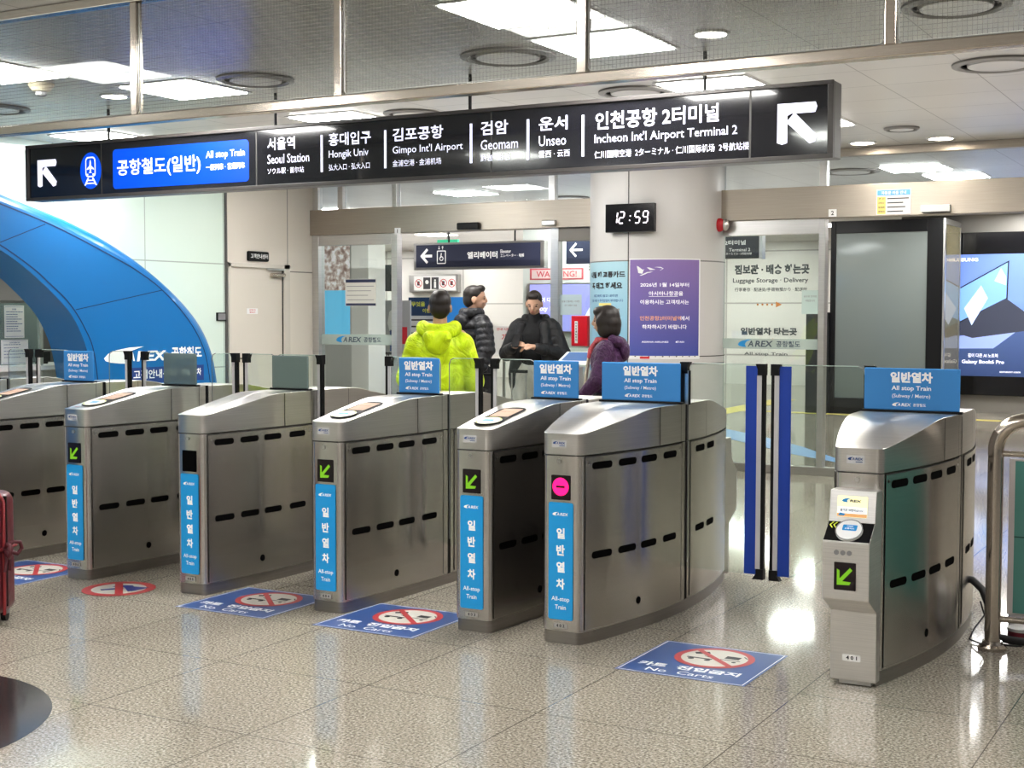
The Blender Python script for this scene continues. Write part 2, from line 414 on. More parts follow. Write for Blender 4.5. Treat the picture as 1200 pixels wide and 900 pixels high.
# etched bands with the railway's lettering
def arex(mbs, mbt, F, u, v, h, off=.002, hangul=True, sk=.18, gap=1.0):
    """swoosh + A'REX + 공항철도, h = letter height; u = left, v = centre"""
    mbs.swoosh(F, u, v-h*.55, h*2.3, h*1.25, off)
    mbt.text(F, "A", u+h*1.75, v, h, h*1.0, 'l', .02, off+.0006, sk)
    mbt.text(F, "REX", u+h*3.0, v, h, h*2.9, 'l', .025, off+.0006, sk)
    if hangul: mbt.text(F, '공항철도', u+h*6.5, v, h*1.0, h*4.0, 'l', .02, off+.0006)
def band(x0, x1, z0, z1, u, h, hangul=True):
    F = FY(0, WY-.006, 0)
    r = MB().rect(F, x0, x1, z0, z1, 0).build('etched_band', GBAND)
    centre(r); return r
for (x0, x1, z0, z1, u, w) in ((-9.455,-8.475,1.145,1.26,-9.25,.72), (-4.70,-3.735,1.166,1.263,-4.52,.72), (-6.43,-6.08,1.15,1.25,None,0)):
    e = empty('etched_door_band', ((x0+x1)/2, WY, z0))
    lab = {-9.25:'pale etched band with blue swoosh lettering across the left glass sidelight', -4.52:'pale etched band with blue swoosh lettering across the right glass door leaf', None:'short pale etched band on the narrow glass beside the round column'}[u]
    tag(e, lab, 'decal')
    F = FY(0, WY-.006, 0)
    MB().rect(F, x0, x1, z0, z1, 0).build('band', GBAND, e)
    if u is not None:
        a, b = MB(), MB(); arex(a, b, F, u, (z0+z1)/2, .058)
        a.build('swoosh', LOGOB, e); b.build('lettering', mat('slate_lettering', (.05,.07,.10), .5), e)

# round clad column
e = MB().lathe([(.655,0),(.655,CZ)], (-5.32, 12.40, 0), 64).build('wall_column', COLM, smooth=40, kind='structure')
MB().lathe([(.6565,1.095),(.6565,1.103)], (-5.32, 12.40, 0), 64).build('trim_column_joint', mat('joint_dark', (.06,.055,.05), .5), kind='structure')
MB().box(-5.335,-5.327, 11.742, 11.76, 0, CZ).build('trim_column_joint', MATS['joint_dark'], kind='structure')

# beige service door in the left side wall
d = empty('door_1', (WX, 11.45, 0), kind='structure')
F = FX(WX, 0, 0)
MB().box(WX, WX+.035, 10.995, 11.03, 0, 2.02).box(WX, WX+.035, 11.90, 12.0, 0, 2.02).box(WX, WX+.035, 10.995, 12.0, 1.975, 2.02).build('door_frame', DOORF, d, bevel=.003)
MB().box(WX, WX+.012, 11.03, 11.90, .01, 1.975).build('door_leaf', DOORG, d)
MB().box(WX+.012, WX+.016, 11.885, 11.90, .01, 1.975).build('door_gap', BLACK, d)
MB().cyl((WX+.05,11.66,1.905),(WX+.05,11.88,1.905),.022).box(WX+.012,WX+.06,11.72,11.86,1.885,1.925).build('door_closer', POLISH, d, smooth=40)
MB().box(WX+.035,WX+.045,11.60,11.90,1.955,1.972).build('closer_arm', SATIN, d)
MB().cyl((WX+.012,11.10,1.02),(WX+.06,11.10,1.02),.012).cyl((WX+.06,11.10,1.02),(WX+.06,11.20,1.02),.01).build('door_handle', POLISH, d, smooth=40)
e = empty('door_notice', (WX+.013, 11.38, 1.48), 'small white notice with red text on the beige service door', 'notice')
F = FX(WX+.014, 0, 0)
MB().rect(F, 11.295, 11.475, 1.485, 1.545, 0).build('paper', WHITES, e)
MB().text(F, '관계자 외', 11.385, 1.528, .016, .10, 'c', .02).text(F, '출입금지', 11.385, 1.504, .014, .09, 'c', .02).build('lettering', RED, e)
e = empty('door_sign', (WX, 11.48, 2.04), 'small black rounded room sign with white Korean text above the beige door', 'sign')
MB().box(WX, WX+.03, 11.31, 11.655, 2.045, 2.15).build('plate', BLACK, e, bevel=.02)
MB().text(FX(WX+.031,0,0), '고객안내센터', 11.485, 2.098, .05, .28, 'c', .015).build('lettering', WTXT, e)
e = empty('wall_plaque', (WX, 10.9, 1.41), 'small dark grey plaque on the pale green wall left of the beige door', 'sign')
MB().box(WX, WX+.02, 10.83, 10.962, 1.415, 1.50).build('frame', BLACK, e, bevel=.003)
MB().rect(FX(WX+.021,0,0), 10.84, 10.953, 1.425, 1.49, 0).build('plate', GREY, e)
# ---------------------------------------------------------------- blue arch over the booth
XF = -9.22
e = empty('booth_arch', (XF, YC, 0), 'large glossy blue arch framing the information booth on the left', 'arch')
def strip(mb, A, xa, Bc, xb):
    n = min(len(A), len(Bc))
    def rs(P, n=160):
        # resample by fraction of length
        ds = [0]
        for i in range(1, len(P)): ds.append(ds[-1]+math.dist(P[i], P[i-1]))
        out = []; j = 0
        for k in range(n):
            t = ds[-1]*k/(n-1)
            while j < len(P)-2 and ds[j+1] < t: j += 1
            f = (t-ds[j])/max(1e-9, ds[j+1]-ds[j]); out.append(tuple(P[j][q]+(P[j+1][q]-P[j][q])*f for q in (0,1)))
        return out
    A = rs(A); Bc = rs(Bc)
    vs = [(xa, y, z) for y, z in A]+[(xb, y, z) for y, z in Bc]; m = len(A)
    mb.mesh(vs, [(i, i+1, m+i+1, m+i) for i in range(m-1)]); return mb
def lerpc(A, Bc, t):
    n = min(len(A), len(Bc)); return [tuple(a[j]*(1-t)+b[j]*t for j in (0,1)) for a, b in zip(A, Bc)]
def offc(P, d):
    out = []
    for i, p in enumerate(P):
        a, b = P[max(0,i-1)], P[min(len(P)-1,i+1)]; t = Vector((b[0]-a[0], b[1]-a[1])).normalized()
        out.append((p[0]-t.y*d, max(0, p[1]+t.x*d)))
    return out
strip(MB(), innl, XF, outl, XF).build('face', ARCHB, e)
mb = MB(); oo = outl
for k in range(6):
    t0, t1 = k/6*PI/2, (k+1)/6*PI/2
    c0 = lerpc(outl, outr, math.sin(t0)); c1 = lerpc(outl, outr, math.sin(t1))
    strip(mb, c0, XF-.10*(1-math.cos(t0)), c1, XF-.10*(1-math.cos(t1)))
strip(mb, outr, XF-.10, outr, WX)
mb.build('outer_rim', ARCHB, e, smooth=60)
mb = MB(); strip(mb, inner, XF, innl, XF); strip(mb, inner, XF, inner, WX-.125)
mb.build('inner_rim', ARCHB, e, smooth=40)
mb = MB(); strip(mb, offc(outl,.006), XF+.0015, offc(outl,-.006), XF+.0015); strip(mb, offc(innl,.006), XF+.0015, offc(innl,-.006), XF+.0015)
F = FX(XF, 0, 0)
for a, b, c_, d_ in ((7.846,2.073,8.324,2.25),(8.65,1.522,9.719,1.71),(2*YC-7.846,2.073,2*YC-8.324,2.25)): mb.line(F, a, b, c_, d_, .008, .0015)
mb.build('seams', ARCHD, e)
a, b = MB(), MB()
a.swoosh(F, 8.97, 1.03, .50, .155, .003)
b.text(F, 'A', 9.26, 1.095, .085, .10, 'l', .03, .0045, .2).text(F, 'REX', 9.385, 1.095, .095, .37, 'l', .035, .0045, .2).text(F, '공항철도', 9.83, 1.115, .115, .42, 'l', .03, .004)
a.build('swoosh', WTXT, e); b.build('lettering', WTXT, e)
MB().rect(F, 9.30, 10.28, .84, .99, .002).build('name_strip', mat('navy_strip', (.02,.06,.25), .35), e)
MB().text(F, '고객안내센터', 9.33, .925, .085, .56, 'l', .02, .004).pg(F, [(9.95,.90),(10.0,.90),(10.0,.95),(10.04,.89),(10.10,.89),(10.05,.955),(9.98,.96)], .004).text(F, '열차', 10.12, .925, .07, .12, 'l', .02, .004).build('lettering', WTXT, e)
# booth counter and its things
e = empty('booth_counter', (-10.0, 7.5, 0), 'long pale counter inside the booth behind the blue arch', 'counter')
MB().box(-10.35, -9.70, 3.6, 9.6, .98, 1.02).build('counter_top', WHITE, e, bevel=.004)
MB().box(-10.25, -9.80, 3.7, 9.5, 0, .98).build('counter_front', LGREY, e)
e = empty('counter_screen', (-9.85, 8.5, 1.02), 'clear glass counter screen with notices inside the booth', 'screen')
MB().box(-9.855, -9.845, 7.2, 8.83, 1.03, 1.58).build('glass', glass('screen_glass', (.78,.86,.85), .6, .05, .3, (.42,.50,.50)), e)
MB().box(-9.87, -9.83, 7.2, 7.24, 1.02, 1.6).build('post', SATIN, e); MB().box(-9.87, -9.83, 8.80, 8.83, 1.02, 1.58).build('post', SATIN, e)
def paper(name, F, u0, u1, v0, v1, lab, lines, title=None, m=WHITES, cat='notice', wheel=False):
    c = F.p((u0+u1)/2, v0)
    e = empty(name, c, lab, cat)
    MB().rect(F, u0, u1, v0, v1, .001).build('sheet', m, e)
    t = MB(); h = v1-v0; w = u1-u0
    t.rect(F, u0+w*.05, u1-w*.05, v1-h*.055, v1-h*.045, .002); t.rect(F, u0+w*.05, u1-w*.05, v0+h*.045, v0+h*.055, .002)
    if title: t.text(F, title, (u0+u1)/2, v1-h*.12, h*.055, None, 'c', .02, .002)
    random.seed(len(lab))
    for k in range(lines):
        v = v1-h*(.2+.66*k/max(1,lines)); ln = w*random.uniform(.5,.8)
        x = u0+w*.1
        while x < u0+w*.1+ln:
            s_ = random.uniform(.04,.12)*w; t.rect(F, x, x+s_*.8, v-h*.011, v+h*.011, .002); x += s_
    t.build('lettering', NTXT, e); return e
F = FX(-9.835, 0, 0)
paper('notice_sheet', F, 8.40, 8.62, 1.27, 1.56, 'tall white printed notice on the booth glass, upper of the two', 9, '안내문')
paper('notice_sheet', F, 8.36, 8.66, 1.04, 1.255, 'white printed notice headed with accessibility text on the booth glass, lower of the two', 5, '임산부 및 휠체어 안내')
e = empty('desk_monitor', (-10.1, 9.05, 1.02), 'small black monitor standing on the booth counter', 'monitor')
MB().box(-10.12, -10.08, 8.96, 9.14, 1.04, 1.13).build('screen', BLACK, e, bevel=.004)
MB().box(-10.14, -10.06, 9.01, 9.09, 1.02, 1.04).build('stand', BLACK, e)
e = empty('booth_partition', (-11.3, 9.9, 0), 'tall grey partition standing inside the booth', 'partition')
MB().box(-11.3, -11.26, 8.8, 10.3, 0, 1.62).build('panel', mat('partition_grey', (.26,.26,.25), .6), e, bevel=.004)
e = empty('wall_poster', (-12.39, 10.6, 1.4), 'pale printed poster high on the booth back wall', 'poster')
F = FX(-12.395, 0, 0)
MB().rect(F, 10.2, 11.1, 1.45, 2.05).build('sheet', WHITES, e)
t = MB()
for k in range(7): t.rect(F, 10.28, 10.75+.04*(k%3), 1.94-.065*k, 1.955-.065*k, .003)
t.rect(F, 10.45, 10.55, 1.97, 2.02, .003); t.build('lettering', RED, e)

# ---------------------------------------------------------------- ceiling fittings
def panel_light(x, y, z=CZ, s=.6):
    e = empty('ceiling_light', (x, y, z))
    MB().box(x-s/2-.02, x+s/2+.02, y-s/2-.02, y+s/2+.02, z-.006, z-.001).build('frame', WHITE, e)
    MB().box(x-s/2+.005, x+s/2-.005, y-s/2+.005, y+s/2-.005, z-.012, z-.004).build('diffuser', LIGHTM, e)
    return e
LL = [(-6.48,7.06,'square ceiling panel light shining left of the hanging sign, nearest the wired glass'),
 (-3.33,7.0,'bright square ceiling panel light directly behind the glass barrier, right of centre'),
 (-3.33,6.03,'square ceiling panel light at the top edge, the nearest one in the middle'),
 (-7.05,6.0,'square ceiling panel light cut off by the left edge of the photo'),
 (-6.38,8.72,'square ceiling panel light just above the hanging sign, left half'),
 (-3.30,8.65,'square ceiling panel light just above the right half of the hanging sign'),
 (-8.85,8.63,'square ceiling panel light near the pale green wall above the sign left end'),
 (-3.30,10.6,'square ceiling panel light peeking out at the right end of the hanging sign'),
 (-3.33,14.45,'square ceiling panel light behind the right transom, first beyond the header'),
 (-3.12,15.45,'square ceiling panel light behind the right transom, second beyond the header'),
 (-8.95,14.80,'square ceiling panel light behind the transom over the left doorway'),
 (-8.55,16.75,'square ceiling panel light behind the transom, beside the round column'),
 (-12.1,16.3,'square ceiling panel light behind the transom at its left end')]
LL += [(-8.0,10.6,'added square ceiling panel light behind the sign, brightening the wall near the beige door'), (-6.4,10.6,'added square ceiling panel light behind the sign before the column')]  # extra panels added out of sight to lift the dim side wall
for i, (x, y, lab) in enumerate(LL):
    e = panel_light(x, y); tag(e, lab, 'ceiling light', 'square ceiling panel lights')
n = 0
for x, y in ((-14.2,22.4),(-11,19.5),(-17.5,19),(-8.0,20.5),(-3.3,18.6),(-.3,15),(-.3,18.6),(-14.5,25.5),(-8.5,25),(-20,24.5),(-3.3,21),(-6.9,23),(-16.0,14.5),(-9.5,26.5),(-12,26.8),(-16.5,26.8),(-19,26.8),(-6,19),(-9,17.9),(-11.5,22),(-17,22.5),(-5,26),(-1,19.8),(-4.2,19.4)):  # grid filled out with added panels to brighten the far walls
    tag(panel_light(x, y), 'square ceiling panel light over the far concourse, from a grid filled out to brighten it', 'ceiling light', 'panel lights over the far concourse')
for x in (-6.45, -3.3, -.15):
    for y in (3.4, 1.0, -1.5, -4.5):
        tag(panel_light(x, y), 'square ceiling panel light over the hall in front of the gates', 'ceiling light', 'panel lights over the front hall')
for x, y in ((-.15,6.6),(-.15,10),(-.15,12)):
    tag(panel_light(x, y), 'square ceiling panel light to the right over the railing', 'ceiling light', 'panel lights to the right')
def disc(x, y, r):
    e = empty('air_diffuser', (x, y, CZ))
    MB().lathe([(r,0),(r,-.012),(r*.86,-.022),(r*.80,-.012),(r*.80,0)], (x,y,CZ), 48).build('rim', mat('diffuser_rim', (.20,.19,.18), .4, .3), e, smooth=30)
    MB().lathe([(r*.80,-.001),(r*.66,-.001)], (x,y,CZ), 48).build('gap', BLACK, e)
    MB().lathe([(r*.68,-.002),(r*.66,-.018),(0,-.020)], (x,y,CZ), 48).build('plate', CEIL, e, smooth=30)
    return e
for x, y, r, lab in ((-5.80,6.98,.25,'round ceiling air diffuser between two panel lights, left part of the glass barrier'),
    (-3.98,7.06,.28,'round ceiling air diffuser behind the middle wired glass pane'),
    (-1.42,6.95,.26,'round ceiling air diffuser at the upper right edge behind the glass'),
    (-1.52,8.68,.27,'round ceiling air diffuser at the right edge below the barrier rail'),
    (-5.74,8.72,.22,'round ceiling air diffuser seen just above the middle of the sign'),
    (-3.86,8.60,.25,'round ceiling air diffuser hidden partly by the sign, right of centre'),
    (-8.30,7.05,.24,'round ceiling air diffuser at the far left edge'),
    (-4.0,14.45,.30,'round ceiling air diffuser behind the right transom glass'),
    (-8.1,16.0,.26,'round ceiling air diffuser behind the transom left of the column'),
    (-2.72,11.3,.14,'small round ceiling plate near the right door header')):
    tag(disc(x, y, r), lab, 'air diffuser', 'round ceiling air diffusers')
def down(x, y, r, lab):
    e = empty('downlight', (x, y, CZ), lab, 'downlight', 'round downlights')
    MB().lathe([(r*1.2,0),(r*1.2,-.008),(r,-.010),(r,0)], (x,y,CZ), 32).build('rim', WHITE, e, smooth=30)
    MB().lathe([(r,-.004),(0,-.004)], (x,y,CZ), 32).build('lamp', DOWNM, e)
down(-2.71,7.02,.085,'round warm downlight behind the glass barrier, right of centre')
down(-7.10,7.04,.085,'round downlight behind the glass barrier at the left')
down(-3.25,12.1,.10,'round downlight close to the door header, left one of the right pair')
down(-2.58,12.1,.10,'round downlight close to the door header, right one of the right pair')
e = empty('smoke_detector', (-7.156,6.443,CZ), 'cream conical smoke detector on the ceiling at the upper left', 'smoke detector')
MB().lathe([(.085,0),(.085,-.012),(.055,-.05),(.03,-.055)], (-7.156,6.443,CZ), 32).build('base', CREAM, e, smooth=35)
MB().lathe([(.036,-.05),(.036,-.075),(.022,-.085)], (-7.156,6.443,CZ), 24).build('sensor', GREY, e, smooth=35)

# ---------------------------------------------------------------- hanging wired glass smoke barrier
YB = 4.85
e = empty('smoke_barrier', (-3, YB, 2.39), 'wired glass barrier hanging from the ceiling in a polished steel frame', 'glass barrier')
MB().box(-8.2, 1.6, YB-.03, YB+.03, 2.388, 2.43).build('bottom_rail', POLISH, e, bevel=.004)
MB().box(-8.2, 1.6, YB-.03, YB+.03, 2.955, 3.0).build('top_rail', POLISH, e, bevel=.004)
xs = [-3.568-1.193*k for k in range(4)]+[-3.568+1.193*k for k in (1,2,3,4)]
xs = sorted([-4.747,-3.563,-2.397,-1.207,-5.93,-7.11,-.02,1.17])
for x in xs: MB().box(x-.02, x+.02, YB-.022, YB+.022, 2.43, 2.955).build('mullion', POLISH, e, bevel=.003)
for a, b in zip([-8.2]+xs, xs+[1.6]):
    o = MB().box(a+.02, b-.02, YB-.003, YB+.003, 2.43, 2.955).build('pane', GWIRE, e)
    MB().tube([(a+.026,YB-.006,2.95),(a+.026,YB-.006,2.45),(a+.035,YB-.006,2.437),(b-.035,YB-.006,2.437),(b-.026,YB-.006,2.45),(b-.026,YB-.006,2.95)], .0035, 6).build('sealant', mat('clear_sealant', (.7,.7,.68), .25), e, smooth=60)

# ---------------------------------------------------------------- ticket gates
Y0 = 5.5          # front of the cabinets
def hw(y, M): return M-(M-.095)*((y-.93)/.93)**2
def ztop(y):
    y = min(y, 1.86-y)
    P = [(0,.958),(.05,.963),(.50,1.040),(.56,1.047),(.62,1.05),(9,1.05)]
    for (a,za),(b,zb) in zip(P, P[1:]):
        if y <= b: return za+(zb-za)*(max(y,a)-a)/(b-a)
def stations(y0, y1, M, ins=0.):
    out = []
    R = .028
    for y in sorted(set([0,.002,.006,.012,.020,R,.05,.1,.2,.3,.4,.5,.53,.56,.62,.7,.8,.915,.945,1.05,1.16,1.24,1.30,1.33,1.36,1.46,1.56,1.66,1.76,1.81,1.86-R,1.84,1.848,1.854,1.858,1.86])):
        if y < y0-1e-6 or y > y1+1e-6: continue
        yy = min(y, 1.86-y); h = hw(y, M)
        if yy < R: h -= R-math.sqrt(max(0, R*R-(R-yy)**2))
        out.append((y, h-ins))
    return out
def loft(stn, z0, zt):
    mb = MB(); n = len(stn)
    vs = []
    for y, h in stn:
        t = zt(y) if callable(zt) else zt
        vs += [(-h,y,z0),(h,y,z0),(h,y,t),(-h,y,t)]
    fs = [(0,1,2,3), tuple((n-1)*4+k for k in (3,2,1,0))]
    for i in range(n-1):
        for k in range(4):
            a = i*4+k; b = i*4+(k+1)%4; fs.append((a, b, b+4, a+4))
    mb.mesh(vs, fs); return mb
def side_patch(mb, M, s, y0, y1, z0, z1, off, n=10, rnd=0.):
    """patch that follows the bowed cabinet side; s = +1 right side, -1 left"""
    pts = []
    if rnd:
        R = (z1-z0)/2
        for k in range(9):
            t = -PI/2+PI*k/8; pts.append((y1-R+R*math.cos(t), (z0+z1)/2+R*math.sin(t)))
        for k in range(9):
            t = PI/2+PI*k/8; pts.append((y0+R+R*math.cos(t), (z0+z1)/2+R*math.sin(t)))
        mb.poly([(s*(hw(y,M)+off), y, z) for y, z in pts]); return mb
    ys = [y0+(y1-y0)*i/n for i in range(n+1)]
    vs = [(s*(hw(y,M)+off), y, z0) for y in ys]+[(s*(hw(y,M)+off), y, z1) for y in ys]
    mb.mesh(vs, [(i,i+1,n+2+i,n+1+i) for i in range(n)]); return mb
SEAM = mat('panel_seam', (.035,.033,.03), .5)
EDGE = mat('bright_edge', (.82,.81,.79), .25, 1.)
def make_gate(num, cx, M, face, reader, panel, label, logo=True):
    """built around its own origin, front face at y = 0"""
    g = empty('ticket_gate', (0,0,0), label, 'ticket gate', 'row of ticket gates')
    loft([(y+(.004 if y<.5 else (-.004 if y>1.4 else 0)), h) for y, h in stations(0, 1.86, M, .004)], 0, .056).build('plinth', PLINTH, g, smooth=30)
    loft(stations(0, .915, M), .058, .857).build('body', STEEL, g, smooth=30)
    loft(stations(.945, 1.86, M), .058, .857).build('body', STEEL, g, smooth=30)
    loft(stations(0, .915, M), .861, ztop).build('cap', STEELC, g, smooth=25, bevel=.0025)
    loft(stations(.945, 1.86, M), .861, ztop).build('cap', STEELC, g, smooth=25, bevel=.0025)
    MB().box(-hw(.93,M)+.006, hw(.93,M)-.006, .913, .947, .02, 1.052).build('flap_slot', BLACK, g)
    # side panels with their vents
    for s in (1, -1):
        m = MB(); side_patch(m, M, s, .03, .865, .068, .853, .0022)
        m.build('side_panel', STEEL, g, smooth=60)
        m = MB()
        side_patch(m, M, s, .027, .031, .068, .857, .003, 1); side_patch(m, M, s, .03, .868, .851, .857, .003); 
        side_patch(m, M, s, .864, .868, .068, .857, .003, 1)
        side_patch(m, M, s, .619, .623, .862, 1.046, .0012, 1); side_patch(m, M, s, .855, .858, .862, 1.048, .0012, 1)
        m.build('panel_seams', SEAM, g)
        m = MB(); side_patch(m, M, s, .031, .865, .066, .0685, .004); side_patch(m, M, s, .0315, .0335, .07, .851, .004, 1); side_patch(m, M, s, .623, .627, .862, 1.046, .0016, 1)
        m.build('panel_edge', EDGE, g)
        m = MB(); side_patch(m, M, s, .985, 1.72, .068, .853, .0022); m.build('side_panel', STEEL, g, smooth=60)
        m = MB(); side_patch(m, M, s, .980, .985, .066, .857, .003, 1); side_patch(m, M, s, .985, 1.80, .851, .857, .003); side_patch(m, M, s, 1.23, 1.233, .862, 1.046, .0012, 1)
        m.build('panel_seams', SEAM, g)
        for zc in (.81, .402):
            for yc in (.145, .335, .520, .730):
                m = MB(); side_patch(m, M, s, yc-.070, yc+.070, zc-.0165, zc+.0165, .0036, rnd=1); m.build('vent_slot', SLOT, g)
            for yc in (1.13, 1.32):
                m = MB(); side_patch(m, M, s, yc-.070, yc+.070, zc-.0165, zc+.0165, .0036, rnd=1); m.build('vent_slot', SLOT, g)
        m = MB(); side_patch(m, M, s, .412, .448, .123, .159, .0036, rnd=1); m.build('cable_hole', SLOT, g)
        m = MB()
        for y in (.055, .84): m.circ(Frame((s*(hw(y,M)+.004), y, .825), (0,1,0), (0,0,1)), 0, 0, .006, 0)
        m.build('screw', PLINTH, g)
    F = FY(0, -.0012, 0)
    MB().rect(F, -.082, .075, .8565, .8615, .0005).build('front_seam', SEAM, g)
    if logo:
        m = MB(); m.rrect(F, -.048, .026, .895, .929, .002); m.build('badge', mat('badge_silver', (.62,.62,.63), .4), g)
        a = MB(); arex(a, a, F, -.042, .915, .0105, .003, False); a.rect(F, -.010, .018, .9015, .9045, .003)
        a.build('badge_mark', NTXT, g)
    if face != 'console':
        MB().ring(F, -.01, .832, .004, .009, .002).circ(F, -.01, .832, .004, .003).build('lock', SATIN, g)
        MB().rrect(F, -.050, .046, .657, .769, .003, .002).build('display', LEDDK if face != 'off' else SLOT, g)
        D = [o for o in g.children if o.name.startswith('display')][-1]
        if face == 'arrow':
            m = MB(); u, v = -.002, .711
            m.pg(F, [(u-.030,v+.030),(u-.019,v+.024),(u-.019,v-.008),(u+.022,v+.035),(u+.032,v+.025),(u-.008,v-.018),(u+.026,v-.020),(u+.020,v-.032),(u-.030,v-.034)], .004)
            m.build('arrow', GREENL, D)
        if face == 'stop':
            MB().circ(F, -.002, .717, .041, .004).build('stop_disc', PINKL, D)
            MB().rect(F, -.024, .020, .712, .722, .0055).build('minus', LEDDK, D)
        MB().rrect(F, -.063, .061, .110, .645, .010, .0025).build('sticker', SBLUE, g)
        S = [o for o in g.children if o.name.startswith('sticker')][-1]
        m = MB()
        for k, ch in enumerate('일반열차'): m.text(F, ch, -.001, .505-.077*k, .049, .043, 'c', .04, .004)
        m.text(F, 'All-stop', -.001, .203, .026, .092, 'c', .015, .004).text(F, 'Train', -.001, .168, .021, .056, 'c', .015, .004)
        m.build('lettering', WTXT, S)
        a = MB(); arex(a, a, F, -.043, .592, .0135, .004, False); a.build('logo', WTXT, S)
        m = MB(); m.rrect(F, -.035, .033, .072, .094, .004, .002)
        m.build('number_plate', mat('plate_grey', (.42,.41,.39), .4), g)
        D = [o for o in g.children if o.name.startswith('number_plate')][-1]
        MB().text(F, num[0]+' '+num[1]+' '+num[2], -.001, .083, .014, .042, 'c', .03, .003).build('lettering', BTXT, D)
    # sloped reader top
    if reader:
        k = (1.040-.963)/.45; d = Vector((0,1,k)).normalized()
        F2 = Frame((0,.05,.9632), (1,0,0), d)
        m = MB(); m.rrect(F2, -.070, .070, .035, .40, .062, .003); m.build('reader_bezel', mat('reader_black', (.015,.015,.017), .5, spec=.08), g)
        Rz = [o for o in g.children if o.name.startswith('reader_bezel')][-1]
        m = MB(); m.ring(F2, 0, .105, .045, .066, .007); m.build('reader_ring', WHITE, Rz)
        MB().cyl(F2.p(0,.105,.002), F2.p(0,.105,.009), .058, .052, 32).build('reader_pad', WHITE, Rz, smooth=30)
        MB().ring(F2, 0, .105, .058, .064, .0095).build('reader_glow', mat('yellow_ring', (.55,.60,.15), .4), Rz)
        m = MB(); m.rrect(F2, -.030, .030, .088, .122, .006, .0098); m.build('reader_mark', LOGOB, Rz)
        MB().rrect(F2, -.052, .052, .20, .36, .005, .005).build('screen', mat('screen_beige', (.40,.29,.23), .6, emit=.22, ecol=(.62,.44,.34), spec=.05), Rz)
        m = MB(); m.text(F2, '카드를 대주세요', 0, .29, .016, .07, 'c', .02, .0062); m.build('lettering', mat('screen_text', (.35,.12,.06), .4), Rz)
        m = MB(); m.pg(F2, [(-.055,.005),(-.035,.022),(-.028,.018),(-.046,.002)], .003); m.build('red_mark', RED, g)
    # sign panel standing across the top
    px0, px1 = -M+.014, M-.014
    if M > .2: px0, px1 = -.205, .225
    b = MB().box(px0-.012, px1+.012, .838, .872, 1.049, 1.060).build('panel_base', BLACK, g, bevel=.002)
    if panel == 'blue':
        p = MB().box(px0, px1, .846, .858, 1.060, 1.252).build('sign_panel', PBLUE, g, bevel=.004)
        F3 = FY((px0+px1)/2, .8452, 1.06); 
        m = MB(); m.text(F3, '일반열차', 0, .150, .050, .19, 'c', .045, .001)
        m.text(F3, 'All stop Train', 0, .0985, .027, .178, 'c', .02, .001)
        m.text(F3, '(Subway / Metro)', 0, .0635, .022, .172, 'c', .008, .001)
        arex(m, m, F3, -.085, .025, .0145, .001)
        m.build('lettering', WTXT, p)
    else:
        p = MB().box(px0, px1, .844, .860, 1.060, 1.250).build('sign_panel', GFROST, g, bevel=.006)
    return g
GATES = [('401',-1.475,.222,'console',False,'blue','wide-lane steel ticket gate numbered 401, rightmost, with a card reader console on its front'),
 ('402',-2.82,.228,'stop',False,'blue','steel ticket gate numbered 402 with a glowing magenta stop light'),
 ('403',-3.29,.145,'arrow',True,'blue','steel ticket gate numbered 403, close beside the magenta-lit gate, its right side in dark shadow'),
 ('404',-4.14,.145,'arrow',True,'blue','steel ticket gate numbered 404 with green arrow, in front of the person in lime'),
 ('405',-5.035,.145,'off',False,'frost','steel ticket gate numbered 405 with unlit black display and plain grey glass panel'),
 ('406',-5.885,.145,'arrow',True,'frost','steel ticket gate numbered 406 with green arrow and plain grey glass panel'),
 ('407',-6.75,.145,'arrow',True,'blue','steel ticket gate cut by the left edge, behind the red suitcase, with blue top panel'),
 ('408',-7.64,.145,'arrow',True,'blue','ticket gate at the far left edge of which only the rear end shows')]
for num, cx, M, face, rd, pn, lab in GATES:
    g = make_gate(num, cx, M, face, rd, pn, lab, logo=(num != '405'))
    g.location = (cx, Y0, 0)
    if num == '401': G401 = g
# console on gate 401
F = FY(0,0,0)
c = MB().prism([(.005,.795),(-.075,.795),(-.095,.672),(-.178,.603),(-.178,.374),(-.055,.305),(-.050,.020),(.005,.020)], 'x', -1.565, -1.378)
e = G401
off = e.location.copy(); e.location = (0,0,0)
def build401(mb, name, m, **k):
    bmesh.ops.translate(mb.bm, vec=Vector((-off.x, 0, 0)), verts=mb.bm.verts)
    o = mb.build(name, m, e, **k); return o
con = build401(c, 'console', CONS, bevel=.003)
Fa = Frame((0,-.0765,.795), (1,0,0), Vector((0,.020,.123)))
m = MB(); m.rrect(Fa, -1.533, -1.412, -.106, -.022, .004, .002); scr = build401(m, 'console_screen', mat('console_display', (.9,.85,.5), .25, emit=.55, ecol=(.95,.93,.62)))
m = MB(); m.rect(Fa, -1.532, -1.413, -.092, -.066, .003); build401(m, 'screen_band', mat('display_white', (.8,.82,.85), .3, emit=.5, ecol=(.75,.80,.85)))
m = MB(); m.rect(Fa, -1.532, -1.413, -.105, -.092, .003); build401(m, 'screen_footer', mat('display_orange', (.7,.40,.15), .3, emit=.35, ecol=(.75,.42,.18)))
m = MB(); m.swoosh(Fa, -1.515, -.048, .04, .018, .004); m.pg(Fa, [(-1.528,-.101),(-1.505,-.101),(-1.498,-.094),(-1.520,-.090)], .004); build401(m, 'screen_mark', LOGOB)
m = MB(); m.text(Fa, 'REX', -1.482, -.041, .010, .045, 'l', .03, .004, .2).text(Fa, '즐거운 여행되십시오.', -1.4725, -.079, .010, .095, 'c', .02, .004); build401(m, 'lettering', BTXT)
sl = Vector((0, .083, .069)).normalized()
Fb = Frame((0,-.178,.603), (1,0,0), sl)
m = MB(); m.rect(Fb, -1.563, -1.380, .003, .104, .0015); build401(m, 'reader_plate', BLACKG)
